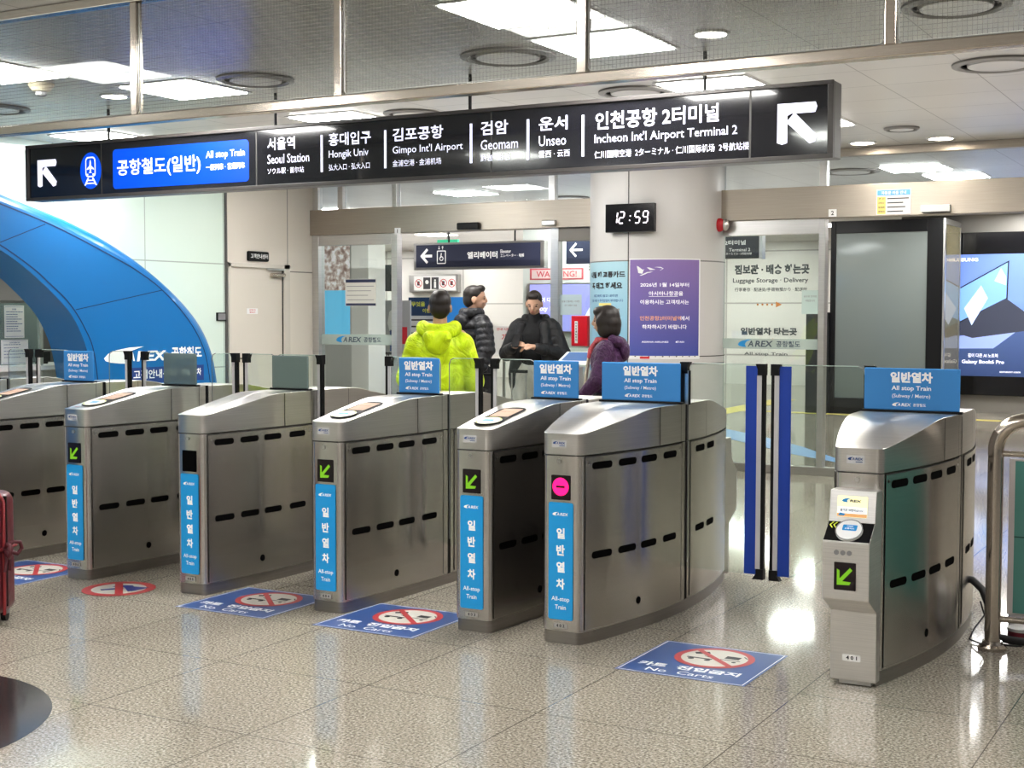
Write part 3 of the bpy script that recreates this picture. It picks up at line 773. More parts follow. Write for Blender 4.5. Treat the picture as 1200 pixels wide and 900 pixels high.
m = MB(); m.cyl(Fb.p(-1.470,.056,.0), Fb.p(-1.470,.056,.012), .054, .050, 36); build401(m, 'card_reader', WHITE, smooth=30)
m = MB(); m.ring(Fb, -1.470, .056, .050, .0545, .0125); build401(m, 'reader_ring', GREY)
m = MB(); m.rrect(Fb, -1.497, -1.440, .050, .080, .004, .0135); build401(m, 'reader_display', LOGOB)
m = MB(); m.text(Fb, 'CARD', -1.4685, .072, .006, .026, 'c', .03, .0145).text(Fb, '교통카드', -1.4685, .060, .008, .04, 'c', .03, .0145); build401(m, 'lettering', WTXT)
m = MB()
for u in (-1.556, -1.541):
    m.pg(Fb, [(u,.083),(u+.012,.099),(u+.018,.099),(u+.006,.083),(u+.018,.067),(u+.012,.067)], .004)
build401(m, 'yellow_chevrons', mat('chevron_yellow', (.65,.75,.05), .4))
Fc = FY(0,-.178,0)
for u in (-1.5085,-1.483,-1.4575):
    m = MB(); m.cyl(Fc.p(u,.560,0), Fc.p(u,.560,.003), .010, n=20); build401(m, 'indicator_lamp', GREY)
m = MB(); m.rrect(Fc, -1.517, -1.430, .412, .522, .003, .002); build401(m, 'arrow_display', LEDDK)
m = MB(); u, v = -1.475, .466
m.pg(Fc, [(u-.030,v+.030),(u-.019,v+.024),(u-.019,v-.008),(u+.022,v+.037),(u+.032,v+.027),(u-.008,v-.018),(u+.026,v-.020),(u+.020,v-.032),(u-.030,v-.034)], .004)
build401(m, 'arrow', GREENL)
Fd = FY(0,-.0512,0)
m = MB(); m.rrect(Fd, -1.514, -1.440, .100, .128, .003, .001); build401(m, 'number_plate', WHITES)
m = MB(); m.text(Fd, '4 0 1', -1.477, .114, .016, .044, 'c', .03, .002); build401(m, 'lettering', BTXT)
m = MB(); m.ring(F, -1.478, .832, .005, .010, .003).circ(F, -1.478, .832, .005, .004); build401(m, 'lock', SATIN)
m = MB(); m.box(-1.53,-1.40,-.040,.01,.004,.020); build401(m, 'console_foot', SATIN)
e.location = off

# matching console on the far end of gate 402
G402 = [o for o in bpy.data.objects if o.name.startswith('ticket_gate') and abs(o.location.x+2.82) < .01][0]
loc = G402.location.copy(); G402.location = (0,0,0)
c = MB().prism([(1.855,.795),(1.935,.795),(1.955,.672),(2.035,.603),(2.035,.374),(1.915,.305),(1.910,.020),(1.855,.020)], 'x', -.095, .095)
c.build('rear_console', CONS, G402, bevel=.003); G402.location = loc
# ---------------------------------------------------------------- flap doors
YF = 6.43
def flap(xc, xb, s, lab, wide=False, xs=None):
    """leaf from the cabinet side xc to its closing edge xb; s = +1 when it grows to the right"""
    e = empty('gate_flap', ((xc+xb)/2, YF, .2), lab, 'gate flap', 'glass flaps of the gates')
    x0, x1 = min(xc, xb), max(xc, xb)
    def b(u0, u1): return (xb-s*u1, xb-s*u0) if s > 0 else (xb+u0, xb+u1)
    g = MB(); r = .03; F = FY(0, YF, 0)
    if s > 0: pts = [(x0,.22),(x1,.22),(x1,1.252),(x0+r,1.252),(x0+.009,1.243),(x0,1.222)]
    else: pts = [(x0,.22),(x1,.22),(x1,1.222),(x1-.009,1.243),(x1-r,1.252),(x0,1.252)]
    if xs is not None:
        if s > 0: pts = [(xs,.22),(x1,.22),(x1,1.252),(x0+r,1.252),(x0+.009,1.243),(x0,1.222),(x0,1.060),(xs,1.060)]
        else: pts = [(x0,.22),(xs,.22),(xs,1.060),(x1,1.060),(x1,1.222),(x1-.009,1.243),(x1-r,1.252),(x0,1.252)]
    g.prism(pts, 'y', YF-.004, YF+.004); g.build('glass', GLASS, e)
    g = MB(); X = x0 if s > 0 else x1
    g.tube([(X, YF, .25 if xs is None else 1.07), (X, YF, 1.22), (X+s*.009, YF, 1.243), (X+s*.03, YF, 1.252)], .0028, 6); g.build('glass_edge', GREY, e)
    g = MB(); g.tube([(X+s*.03, YF, 1.252), (xb, YF, 1.252)], .0022, 6); g.build('top_edge', mat('edge_green', (.45,.55,.50), .2), e)
    a, c = b(0,.016); MB().box(a, c, YF-.012, YF+.012, .215, 1.20).build('black_seal', BLACK, e)
    a, c = b(.016,.040 if wide else .034); MB().box(a, c, YF-.014, YF-.005, .22 if not wide else .25, 1.20).build('white_strip', mat('strip_grey', (.62,.61,.62), .3), e)
    if wide:
        a, c = b(.040,.098); MB().box(a, c, YF-.010, YF-.0055, .222, 1.245).build('blue_strip', DBLUE, e)
    if s > 0: P = [(xb-.047,1.255),(xb+.002,1.255),(xb+.002,1.20),(xb-.036,1.20),(xb-.036,1.228)]; Q = [(xb-.036,.25),(xb+.002,.25),(xb+.002,.198),(xb-.055,.198),(xb-.036,.225)]
    else: P = [(xb+.047,1.255),(xb-.002,1.255),(xb-.002,1.20),(xb+.036,1.20),(xb+.036,1.228)]; Q = [(xb+.036,.25),(xb-.002,.25),(xb-.002,.198),(xb+.055,.198),(xb+.036,.225)]
    MB().prism(P, 'y', YF-.018, YF+.018).build('top_cap', BLACK, e)
    MB().prism(Q, 'y', YF-.018, YF+.018).build('bottom_cap', BLACK, e)
    return e
flap(-2.585, -2.182, 1, 'wide glass flap with blue and white edge strips, joined to the magenta-lit gate', True)
flap(-1.700, -2.150, -1, 'wide glass flap with blue and white edge strips, joined to the rightmost gate', True)
for xb, s, lab in ((-2.570, 1, 'black and white hinge bar at the right end of gate 402 blue panel'), (-1.700, -1, 'black and steel hinge bar at the left end of gate 401 blue panel')):
    e = empty('hinge_bar', (xb, YF, 1.04), lab, 'gate post')
    s_ = s
    x = lambda u: xb-s_*u
    MB().box(min(x(0),x(.008)), max(x(0),x(.008)), YF-.016, YF-.004, 1.045, 1.215).build('seal_line', BLACK, e)
    MB().box(min(x(.008),x(.028)), max(x(.008),x(.028)), YF-.018, YF-.004, 1.045, 1.215).build('metal_strip', SATIN, e)
    MB().box(min(x(.028),x(.050)), max(x(.028),x(.050)), YF-.022, YF+.010, 1.045, 1.215).build('black_bar', BLACK, e)
    MB().prism([(x(0),1.258),(x(.052),1.258),(x(.052),1.20),(x(.012),1.20),(x(.012),1.23)], 'y', YF-.022, YF+.010).build('top_cap', BLACK, e)
flap(-3.455, -3.722, -1, 'glass flap joined to gate 403, closing edge toward the middle of the lane')
flap(-3.993, -3.784, 1, 'glass flap joined to the right side of gate 404')
XS = -4.29
flap(-4.05, -4.410, -1, 'glass flap at the left side of gate 404, drawn back for the open lane', xs=XS)
XS = -4.888
flap(-5.20, -4.855, 1, 'glass flap at the right side of gate 405, drawn back for the open lane', xs=XS)
flap(-5.206, -5.445, -1, 'glass flap joined to the left side of gate 405')
flap(-5.70, -5.495, 1, 'glass flap joined to the right side of gate 406')
flap(-6.04, -6.270, -1, 'glass flap joined to the left side of gate 406')
flap(-6.56, -6.375, 1, 'glass flap joined to the right side of gate 407')
flap(-6.91, -7.215, -1, 'glass flap joined to the left side of gate 407')
flap(-7.492, -7.275, 1, 'glass flap joined to the gate at the far left edge')
for x, y in ((-11.0,8.0),(-11.0,5.0)): tag(panel_light(x, y), 'square ceiling panel light added to light the information booth', 'ceiling light', 'panel lights added in the booth')  # panels added to light the booth interior
# ---------------------------------------------------------------- long hanging direction sign
YS = 7.42
e = empty('hanging_sign', (-5.27, YS, 2.352), 'long black lit direction sign with white station names hanging over the gates', 'sign')
MB().box(-8.405, -2.150, YS, YS+.14, 2.348, 2.765).build('housing', mat('sign_frame', (.055,.050,.048), .35), e, bevel=.006)
F = FY(0, YS-.001, 0)
MB().rect(F, -8.375, -2.185, 2.372, 2.742, .001).build('face', mat('sign_face', (.012,.012,.016), .09, coat=.5), e)
m = MB(); m.rect(F, -8.405, -2.15, 2.348, 2.372, .012).rect(F, -8.405, -2.15, 2.742, 2.765, .012)
m = MB(); m.box(-8.405,-2.15,YS-.018,YS,2.346,2.370).box(-8.405,-2.15,YS-.018,YS,2.744,2.767).box(-8.405,-8.378,YS-.018,YS,2.37,2.744).box(-2.182,-2.15,YS-.018,YS,2.37,2.744)
m.build('front_frame', MATS['sign_frame'], e, bevel=.002)
m = MB()
for u in (-6.16,-4.30,-2.625,-7.62): m.rect(F, u-.006, u+.006, 2.372, 2.742, .002)
m.build('panel_joint', mat('joint_grey', (.05,.048,.046), .4), e)
def arrow_ul(mb, F, u, v, s, t, off):
    """arrow pointing up-left in a box of side s with stroke t"""
    x0, y1, x1, y0 = u-s/2, v+s/2, u+s/2, v-s/2
    mb.pg(F, [(x0,y1),(x1-.01,y1),(x1,y1-t*.45),(x1-t*.2,y1-t),(x0+t*1.4,y1-t),(x0+t,y1-t*1.2),(x0+t,y0+t*.15),(x0+t*.5,y0),(x0,y0+t*.2)], off)
    k = t*1.15/math.sqrt(2)
    mb.pg(F, [(x0+t*.9,y1-t*1.0-k),(x0+t*.9+k,y1-t*.9),(x1,y0+k*.9),(x1-k*.2,y0+k*.2),(x1-k*.9,y0)], off+.0005); return mb
m = MB(); arrow_ul(m, F, -8.185, 2.55, .205, .052, .004); m.build('arrow', ETXT, e); m = MB(); arrow_ul(m, F, -2.355, 2.545, .225, .057, .004)
m.build('arrow', ETXT, e)
MB().circ(F, -7.73, 2.548, .108, .003, ry=.135).build('route_disc', EBLUE, e)
D = [o for o in e.children if o.name == 'route_disc'][0]
m = MB(); u, v = -7.73, 2.555
m.rrect(F, u-.052, u+.052, v-.055, v+.095, .03, .0045); m.pg(F, [(u-.03,v-.06),(u-.015,v-.06),(u-.05,v-.115),(u-.065,v-.115)], .0045); m.pg(F, [(u+.03,v-.06),(u+.015,v-.06),(u+.05,v-.115),(u+.065,v-.115)], .0045)
m.rect(F, u-.038, u+.038, v-.082, v-.074, .0045).rect(F, u-.052, u+.052, v-.105, v-.096, .0045)
m.build('train_icon', ETXT, D)
m = MB(); m.rrect(F, u-.042, u+.042, v-.045, v+.085, .024, .005); m.build('train_window', EBLUE, D)
m = MB(); m.pg(F, [(u,v+.075),(u+.008,v+.055),(u+.009,v+.03),(u+.036,v+.008),(u+.036,v-.002),(u+.009,v+.008),(u+.007,v-.015),(u+.018,v-.026),(u,v-.022),(u-.018,v-.026),(u-.007,v-.015),(u-.009,v+.008),(u-.036,v-.002),(u-.036,v+.008),(u-.009,v+.03),(u-.008,v+.055)], .006)
m.circ(F, u-.028, v-.035, .007, .006).circ(F, u+.028, v-.035, .007, .006); m.build('plane_icon', ETXT, D)
MB().rrect(F, -7.505, -6.225, 2.402, 2.690, .03, .003).build('route_box', EBLUE, e)
D = [o for o in e.children if o.name == 'route_box'][0]
m = MB(); m.text(F, '공항철도(일반)', -7.46, 2.545, .135, .80, 'l', .015, .005).text(F, 'All stop Train', -6.61, 2.597, .062, .35, 'l', .01, .005).text(F, '一般列車 · 普通列车', -6.61, 2.515, .045, .35, 'l', .01, .005)
m.build('lettering', ETXT, D)
m = MB()
def stn(u, w, a, wa, b, wb, c_, wc):
    m = MB(); m.text(F, a, u, 2.645, .085, wa, 'l', .018, .004); m.text(F, b, u, 2.542, .062, wb, 'l', .003, .004); m.text(F, c_, u, 2.462, .042, wc, 'l', .003, .004); m.build('lettering', ETXT, e)
stn(-6.062, 0, '서울역', .235, 'Seoul Station', .355, 'ソウル駅 · 首尔站', .31)
stn(-5.545, 0, '홍대입구', .34, 'Hongik Univ', .32, '弘大入口 · 弘大入口', .33)
stn(-5.035, 0, '김포공항', .385, 'Gimpo Int\'l Airport', .53, '金浦空港 · 金浦机场', .37)
stn(-4.375, 0, '검암', .195, 'Geomam', .265, '黔岩 · 黔岩', .21)
stn(-3.965, 0, '운서', .195, 'Unseo', .185, '雲西 · 云西', .21)
m.text(F, '인천공항 2터미널', -3.585, 2.638, .105, .775, 'l', .018, .004).text(F, 'Incheon Int\'l Airport Terminal 2', -3.59, 2.527, .068, .89, 'l', .003, .004).text(F, '仁川国際空港  2ターミナル · 仁川国际机场  2号航站楼', -3.59, 2.440, .045, .96, 'l', .002, .004)
m.build('lettering', ETXT, e)
for u in (-5.603,-5.092,-4.445,-4.041,-3.667): MB().rect(F, u-.009, u+.009, 2.435, 2.680, .004).build('divider', ETXT, e)
for i, x in enumerate((-7.617,-6.05,-4.497,-2.926)):
    MB().cyl((x,YS+.07,2.76),(x,YS+.07,2.999),.011,n=12).box(x-.02,x+.02,YS+.05,YS+.09,2.76,2.775).build('hanging_rod', BLACK, e, smooth=40)

# ---------------------------------------------------------------- small things on the door header
YH = WY-.10
e = empty('header_notice', (-3.045, YH, 2.374), 'white and yellow paper notice with blue title on the steel door header', 'notice')
F = FY(0, YH-.001, 0)
MB().rect(F, -3.197, -2.892, 2.385, 2.61, .001).build('sheet', WHITES, e)
MB().rect(F, -3.190, -2.900, 2.555, 2.602, .002).build('title_bar', mat('notice_blue', (.12,.38,.75), .4), e)
MB().rect(F, -3.190, -3.115, 2.39, 2.545, .002).build('yellow_column', mat('notice_yellow', (.85,.68,.22), .4), e)
m = MB(); m.text(F, '자동문 이용 안내', -3.045, 2.578, .030, .22, 'c', .02, .003); m.build('lettering', WTXT, e)
m = MB()
for k, t in enumerate(('구 간', '운영시간', '점검업체', '연락처')):
    m.text(F, t, -3.152, 2.527-.038*k, .016, .055, 'c', .02, .003); m.rect(F, -3.10, -2.91-.05*(k%2)-.03*(k==2), 2.522-.038*k, 2.531-.038*k, .003)
m.build('lettering', BTXT, e)
for n_, x, z, lab in (('2', -3.594, 2.382, 'small white number 2 tag on the steel header above the right door post'), ('1', -8.355, 2.348, 'small white number 1 tag on the steel header above the left door post')):
    e = empty('number_tag', (x, YH, z), lab, 'tag', 'numbered tags on the door header')
    MB().box(x-.037, x+.037, YH-.006, YH-.0005, z, z+.068).build('plate', WHITES, e)
    MB().text(FY(0,YH-.0065,0), n_, x, z+.034, .04, None, 'c', .02).build('lettering', BTXT, e)
e = empty('door_sensor', (-7.45, YH, 2.37), 'black motion sensor bar on the steel header above the open left doorway', 'sensor')
MB().box(-7.584, -7.318, YH-.05, YH-.0005, 2.372, 2.445).build('housing', BLACK, e, bevel=.012)
e = empty('door_sensor', (-6.5, YH, 2.38), 'silver motion sensor on the steel header left of the round column', 'sensor')
MB().box(-6.578, -6.422, YH-.045, YH-.0005, 2.385, 2.44).build('housing', SATIN, e, bevel=.01)
e = empty('door_sensor', (-2.67, YH, 2.38), 'white motion sensor on the right steel header beside the paper notice', 'sensor')
MB().box(-2.797, -2.547, YH-.05, YH-.0005, 2.392, 2.455).build('housing', WHITE, e, bevel=.006)
MB().box(-2.785, -2.547, YH-.045, YH-.005, 2.385, 2.392).build('lens', BLACK, e)
e = empty('alarm_lamp', (-4.66, WY-.14, 2.33), 'red round alarm lamp on the right edge of the column', 'lamp')
MB().ell((-4.66,WY-.16,2.335),(.055,.05,.065)).build('lens', mat('red_lens', (.5,.02,.03), .15), e, smooth=60)
MB().ell((-4.605,WY-.15,2.335),(.035,.04,.055)).build('base', SATIN, e, smooth=60)
e = empty('glass_notice', (-8.91, WY-.012, 1.576), 'white framed notice sheet taped to the left glass sidelight', 'notice')
F = FY(0, WY-.012, 0)
MB().rect(F, -9.118, -8.70, 1.576, 1.873, .001).build('sheet', mat('notice_grey', (.66,.65,.60), .4), e)
MB().rect(F, -9.11, -8.708, 1.835, 1.868, .002).build('navy_bar', mat('navy_ink', (.02,.03,.08), .4), e); m = MB(); m.rect(F, -9.11, -8.708, 1.58, 1.605, .002); m.build('navy_bar', mat('navy_ink', (.02,.03,.08), .4), e)
m = MB()
for k in range(4): m.rect(F, -9.10+.01*(k%2), -8.73-.04*(k%3), 1.79-.05*k, 1.797-.05*k, .002)
m.build('lettering', GREY, e)
e = empty('glass_notice', (-3.80, WY-.012, 1.497), 'pale green notice on the glass left of the right door post', 'notice')
MB().rect(F, -3.90, -3.735, 1.497, 1.717, .001).build('sheet', mat('pale_green_sheet', (.50,.62,.58), .4), e)
m = MB(); m.text(F, '손으로 만지면', -3.82, 1.66, .018, .12, 'c', .01, .002).text(F, '위험합니다', -3.82, 1.62, .018, .09, 'c', .01, .002); m.build('lettering', GREY, e)
e = empty('glass_notice', (-6.31, WY-.012, 1.483), 'pale blue notice on the narrow glass left of the column, above the red box', 'notice')
MB().rect(F, -6.425, -6.18, 1.483, 1.690, .001).build('sheet', mat('pale_blue_sheet', (.50,.62,.66), .4), e)
m = MB(); m.text(F, '문을 만들때는 기대면', -6.305, 1.62, .020, .2, 'c', .01, .002).text(F, '문이 열릴수 있음', -6.305, 1.58, .018, .14, 'c', .01, .002)
m.build('lettering', GREY, e)
e = empty('emergency_box', (-6.13, WY-.10, 1.17), 'bright red upright box with white label beside the round column', 'box')
MB().box(-6.225, -6.045, WY-.16, WY-.06, 1.17, 1.475).build('housing', mat('red_box', (.65,.015,.03), .3), e, bevel=.008)
F = FY(0, WY-.161, 0)
MB().rect(F, -6.185, -6.150, 1.20, 1.42, .001).build('label', WHITES, e)
m = MB()
for k, ch in enumerate('비상문열림장치'): m.text(F, ch, -6.1675, 1.40-.028*k, .020, .02, 'c', .02, .002)
m.build('lettering', BTXT, e)

# ---------------------------------------------------------------- clock and posters on the column
e = empty('digital_clock', (-5.30, 11.70, 2.25), 'black digital wall clock reading 12:59 on the round column', 'clock')
MB().box(-5.545, -5.05, 11.69, 11.745, 2.252, 2.515).build('housing', BLACKG, e, bevel=.006)
F = FY(0, 11.689, 0)
seg = {'1':'bc','2':'abged','5':'afgcd','9':'abcdfg'}
m = MB()
def digit(ch, u, v, w, h, t=.011):
    P = {'a':(u,v+h,u+w,v+h),'d':(u,v,u+w,v),'g':(u,v+h/2,u+w,v+h/2),'f':(u,v+h/2,u,v+h),'b':(u+w,v+h/2,u+w,v+h),'e':(u,v,u,v+h/2),'c':(u+w,v,u+w,v+h/2)}
    for s_ in seg[ch]:
        a, b, c_, d_ = P[s_]; sl_ = .1
        g = .006; L_ = math.hypot(c_-a, d_-b); du, dv = (c_-a)/L_*g, (d_-b)/L_*g
        m.line(F, a+du+(b-v)*sl_, b+dv, c_-du+(d_-v)*sl_, d_-dv, t, .002)
for ch, u in (('1',-5.475),('2',-5.405),('5',-5.245),('9',-5.165)): digit(ch, u, 2.335, .048, .105)
m.circ(F, -5.295, 2.36, .006, .002).circ(F, -5.288, 2.40, .006, .002)
m.build('digits', mat('clock_glow', (1,1,1), .5, emit=1.6, ecol=(1,.88,1)), e)
C = Cyl(-5.32, 12.40, .655)
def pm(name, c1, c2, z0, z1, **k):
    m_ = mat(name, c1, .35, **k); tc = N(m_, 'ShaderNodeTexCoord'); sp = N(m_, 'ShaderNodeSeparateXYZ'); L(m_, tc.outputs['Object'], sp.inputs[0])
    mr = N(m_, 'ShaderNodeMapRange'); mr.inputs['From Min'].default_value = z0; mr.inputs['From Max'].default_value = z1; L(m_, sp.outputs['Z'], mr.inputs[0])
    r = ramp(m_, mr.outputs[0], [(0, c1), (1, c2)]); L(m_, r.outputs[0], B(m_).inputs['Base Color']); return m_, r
e = empty('column_poster', (-4.99, 11.83, 1.07), 'violet blue airline station poster with white plane on the right face of the column', 'poster')
MB().crect(C, .0, .695, 1.075, 2.008, .0015).build('border', WHITES, e)
MB().crect(C, .008, .68, 1.105, 1.998, .0025).build('sheet', pm('poster_blue', (.06,.09,.35), (.26,.17,.42), 0, .9)[0], e)
m = MB(); u = .34
m.text(C, '2026년 1월 14일부터', u, 1.765, .040, .46, 'c', .025, .004).text(C, '아시아나항공을', u+.01, 1.685, .042, .32, 'c', .02, .004).crect(C, u-.15, u+.12, 1.655, 1.659, .004)
m.text(C, '이용하시는 고객께서는', u, 1.605, .042, .46, 'c', .02, .004)
m.text(C, '에서', u+.19, 1.455, .042, .09, 'c', .02, .004).text(C, '하차하시기 바랍니다', u, 1.375, .042, .42, 'c', .02, .004)
m.text(C, 'ASIANA AIRLINES', .25, 1.235, .016, .25, 'c', .02, .004); arex(m, m, C, .44, 1.235, .015, .004, False)
m.build('lettering', WTXT, e)
m = MB(); m.text(C, '인천공항2터미널역', u-.04, 1.455, .042, .385, 'c', .02, .004); m.build('lettering', mat('orange_ink', (.85,.42,.25), .4), e)
m = MB(); m.pg(C, [(.09,1.875),(.12,1.868),(.30,1.90),(.325,1.915),(.30,1.93),(.26,1.93),(.13,1.905),(.09,1.935),(.075,1.94)], .004)
m.pg(C, [(.17,1.882),(.10,1.85),(.12,1.85),(.23,1.888)], .0042).pg(C, [(.2,1.90),(.17,1.925),(.19,1.925),(.25,1.905)], .0042); m.build('plane', WHITES, e)
m = MB(); m.crect(C, .11, .20, 1.078, 1.098, .0026).build('red_footer', RED, e)
e = empty('column_poster', (-5.6, 11.83, 1.0), 'pale blue card tagging poster on the left face of the column', 'poster')
MB().crect(C, -.645, -.012, .95, 1.985, .0025).build('sheet', pm('poster_pale', (.20,.42,.60), (.42,.63,.70), 0, 1.)[0], e)
m = MB(); m.text(C, '내릴 때 교통카드', -.30, 1.865, .060, .52, 'c', .045, .004).text(C, '꼭 태그 하세요', -.30, 1.760, .065, .46, 'c', .045, .004); m.build('lettering', BTXT, e)
m = MB(); m.text(C, '태그하지 않고 내리면', -.30, 1.665, .026, .36, 'c', .01, .004).text(C, '다음 이용 시 추가운임이 부과됩니다', -.30, 1.62, .026, .48, 'c', .01, .004); m.build('lettering', NTXT, e)
m = MB(); m.crect(C, -.38, -.20, 1.572, 1.596, .004); m.build('yellow_strip', mat('notice_yellow', (.85,.68,.22), .4), e)
m = MB(); m.crect(C, -.28, -.10, 1.35, 1.545, .004); m.build('phone', GREY, e)
m = MB(); m.crect(C, -.265, -.115, 1.37, 1.53, .005); m.build('phone_screen', BLACK, e)
m = MB(); m.pg(C, [(-.215,1.46),(-.205,1.475),(-.193,1.462),(-.165,1.50),(-.153,1.492),(-.192,1.438)], .006); m.build('check_mark', GREENL, e)
m = MB(); m.pg(C, [(-.43,1.38),(-.37,1.38),(-.34,1.44),(-.36,1.45),(-.37,1.49),(-.385,1.45),(-.40,1.50),(-.41,1.45),(-.43,1.48),(-.43,1.44),(-.46,1.45)], .004); m.build('hand_icon', LOGOB, e)

# ---------------------------------------------------------------- floor stickers
def cart_sticker(cx, cy, lab, rot=0.):
    e = empty('floor_sticker', (0,0,0), lab, 'floor sticker', 'no carts floor stickers')
    F = FZ(0,0,.0012); a = .287
    MB().rect(F, -a, a, -a, a, 0).build('sheet', FBLUE, e)
    m = MB()
    for w_, s_ in ((a-.012, 1),): m.line(F, -w_,-w_, w_,-w_, .005, .0005).line(F, w_,-w_, w_, w_, .005, .0005).line(F, -w_,-w_, -w_, w_, .005, .0005).line(F, -w_, w_, w_, w_, .005, .0005)
    m.text(F, '카트', -.175, -.135, .062, .13, 'c', .04, .0005).text(F, '진입금지', .075, -.135, .062, .28, 'c', .04, .0005)
    m.text(F, 'No  Carts', -.02, -.215, .050, .30, 'c', .008, .0005); m.build('lettering', WTXT, e)
    MB().circ(F, .02, .085, .165, .0006).build('disc', mat('sticker_cream', (.68,.66,.60), .35), e)
    m = MB(); m.ring(F, .02, .085, .145, .175, .001, 48); m.build('ban_ring', mat('ban_red', (.52,.05,.06), .35), e)
    m = MB()
    m.line(F, -.085,.13, -.03,.165, .03, .0012).line(F, -.095,.055, .02,.055, .014, .0012).line(F, -.03,.10, .06,.06, .006, .0012).line(F, .06,.12, .125,.12, .045, .0012).line(F, .05,.075,.14,.075,.008,.0012).line(F, .13,.16,.155,.13,.006,.0012)
    m.circ(F, -.07, .035, .014, .0012).circ(F, .005, .035, .014, .0012).circ(F, .06, .05, .010, .0012).circ(F, .12, .05, .010, .0012)
    m.build('cart_icon', BTXT, e)
    MB().line(F, -.09, .19, .13, -.025, .028, .0018).build('ban_bar', MATS['ban_red'], e)
    e.location = (cx, cy, 0); return e
cart_sticker(-2.135, 5.505, 'blue no carts floor sticker in the wide lane left of gate 401')
cart_sticker(-3.745, 5.525, 'blue no carts floor sticker between gates 404 and 403')
cart_sticker(-4.605, 5.510, 'blue no carts floor sticker between gates 405 and 404')
cart_sticker(-6.31, 5.49, 'blue no carts floor sticker behind the red suitcase at the left')
e = empty('floor_sticker', (-5.47, 5.42, 0), 'round white floor sticker with red ring and barred blue arrow', 'floor sticker')
F = FZ(-5.47, 5.41, .0012)
MB().circ(F, 0, 0, .17, 0).build('disc', mat('sticker_cream', (.68,.66,.60), .35), e)
MB().ring(F, 0, 0, .145, .195, .0006, 48).build('ban_ring', MATS['ban_red'], e)
m = MB(); m.line(F, -.06,-.075, .01,.02, .038, .001).pg(F, [(-.075,.075),(.005,.10),(.11,.02),(.10,-.035),(.0,.04),(-.07,.02)], .0011); m.pg(F, [(.02,.08),(.125,.10),(.11,-.02)], .0012); m.build('arrow', mat('arrow_navy', (.03,.04,.25), .4), e)
MB().line(F, -.105,.105, .105,-.105, .042, .0018).build('ban_bar', MATS['ban_red'], e)
# dark granite disc in the floor
MB().circ(FZ(-4.57,3.08,.0015), 0, 0, .775, 0, n=72).build('trim_floor_disc', DISC, kind='structure')
# blue wave and yellow tactile line beyond the doors
MB().pg(FZ(0,0,.002), [(-6.9,17.7),(-6.26,16.9),(-5.5,16.1),(-4.7,15.1),(-4.04,14.1),(-3.0,12.9),(-2.7,13.0),(-3.3,13.4),(-4.1,14.2),(-4.9,15.0),(-5.66,15.6),(-6.5,16.2),(-7.2,16.9)][:7]+[(-2.9,12.6),(-3.65,13.45),(-4.5,14.2),(-5.66,15.5),(-6.6,16.3),(-7.2,16.9)], 0).build('trim_floor_wave', mat('wave_blue', (.08,.28,.60), .3), kind='structure')
MB().pg(FZ(0,0,.002), [(-7.6,19.3),(-7.2,19.5),(-7.35,23.3),(-7.75,23.3)], 0).pg(FZ(0,0,.0022), [(-7.6,20.2),(-3.4,20.0),(-3.4,20.25),(-7.6,20.45)], 0).build('trim_tactile_line', mat('tactile_yellow', (.60,.50,.12), .5), kind='structure')

# ---------------------------------------------------------------- railing at the right
e = empty('guard_rail', (-1.07, 6.36, 0), 'brushed steel tubular guard rail with teal glass panel at the right edge', 'railing')
RX, RY, RR = -1.092, 6.36, .034
arc = [(RX,RY,.08),(RX,RY,.90)]+[(RX+.13*(1-math.cos(t)), RY, .90+.13*math.sin(t)) for t in [PI/2*k/10 for k in range(1,11)]]+[(.9,RY,1.03)]
MB().tube([(RX,RY,.02)]+arc[1:], RR, 24).build('rail_tube', POLISH, e, smooth=60)
MB().lathe([(.062,0),(.062,.014),(.045,.026),(.042,.04)], (RX,RY,0), 32).build('floor_flange', POLISH, e, smooth=35)
MB().tube([(.9,RY,1.03),(.9,RY,.02)], RR, 24).build('post', POLISH, e, smooth=60)
MB().tube([(RX+.03,RY,.882),(.87,RY,.882)], .0135, 12).build('cross_bar', POLISH, e, smooth=60)
MB().tube([(RX+.03,RY,.142),(.87,RY,.142)], .0135, 12).build('cross_bar', POLISH, e, smooth=60)
MB().box(-1.035, .84, RY+.004, RY+.016, .165, .86).build('panel_border', mat('border_pinkish', (.60,.55,.54), .3), e, bevel=.002)
MB().box(-1.008, .82, RY-.004, RY+.003, .175, .852).build('teal_panel', panelled('teal_panel_glass', (.09,.28,.25), ('X','Z'), (40,.515), (80,.5), .006, .08), e)
e = empty('white_device', (-.95, 6.75, 0), 'low white box with a red stripe on the floor behind the guard rail', 'box')
MB().box(-1.07, -.70, 6.62, 6.85, .05, .17).build('body', WHITE, e, bevel=.01)
MB().lathe([(.055,0),(.06,.03),(.06,.055),(.05,.06)], (-1.0, 6.56, .0), 24).build('red_cup', mat('dark_red', (.25,.03,.05), .4), e, smooth=40)
MB().lathe([(.062,.056),(.062,.07),(.05,.075)], (-1.0, 6.56, .0), 24).build('cup_rim', WHITE, e, smooth=40)
o = MB().tube([(-1.30,6.75,.24),(-1.25,6.73,.235),(-1.20,6.70,.20),(-1.165,6.66,.14),(-1.155,6.62,.07),(-1.15,6.58,.035),(-1.12,6.54,.02),(-1.05,6.50,.02),(-.95,6.49,.02),(-.6,6.5,.02),(0,6.6,.02)], .018, 12).build('floor_hose', mat('hose_black', (.02,.02,.022), .5), smooth=60)
tag(centre(o), 'thick black corrugated hose curling from gate 401 along the floor behind the rail', 'hose')
o = MB().tube([(-1.20,6.66,.15),(-1.17,6.60,.10),(-1.20,6.52,.05),(-1.21,6.46,.012),(-1.16,6.42,.008),(-1.08,6.43,.008),(-.98,6.45,.008)], .004, 8).build('thin_cable', BLACK, smooth=60)
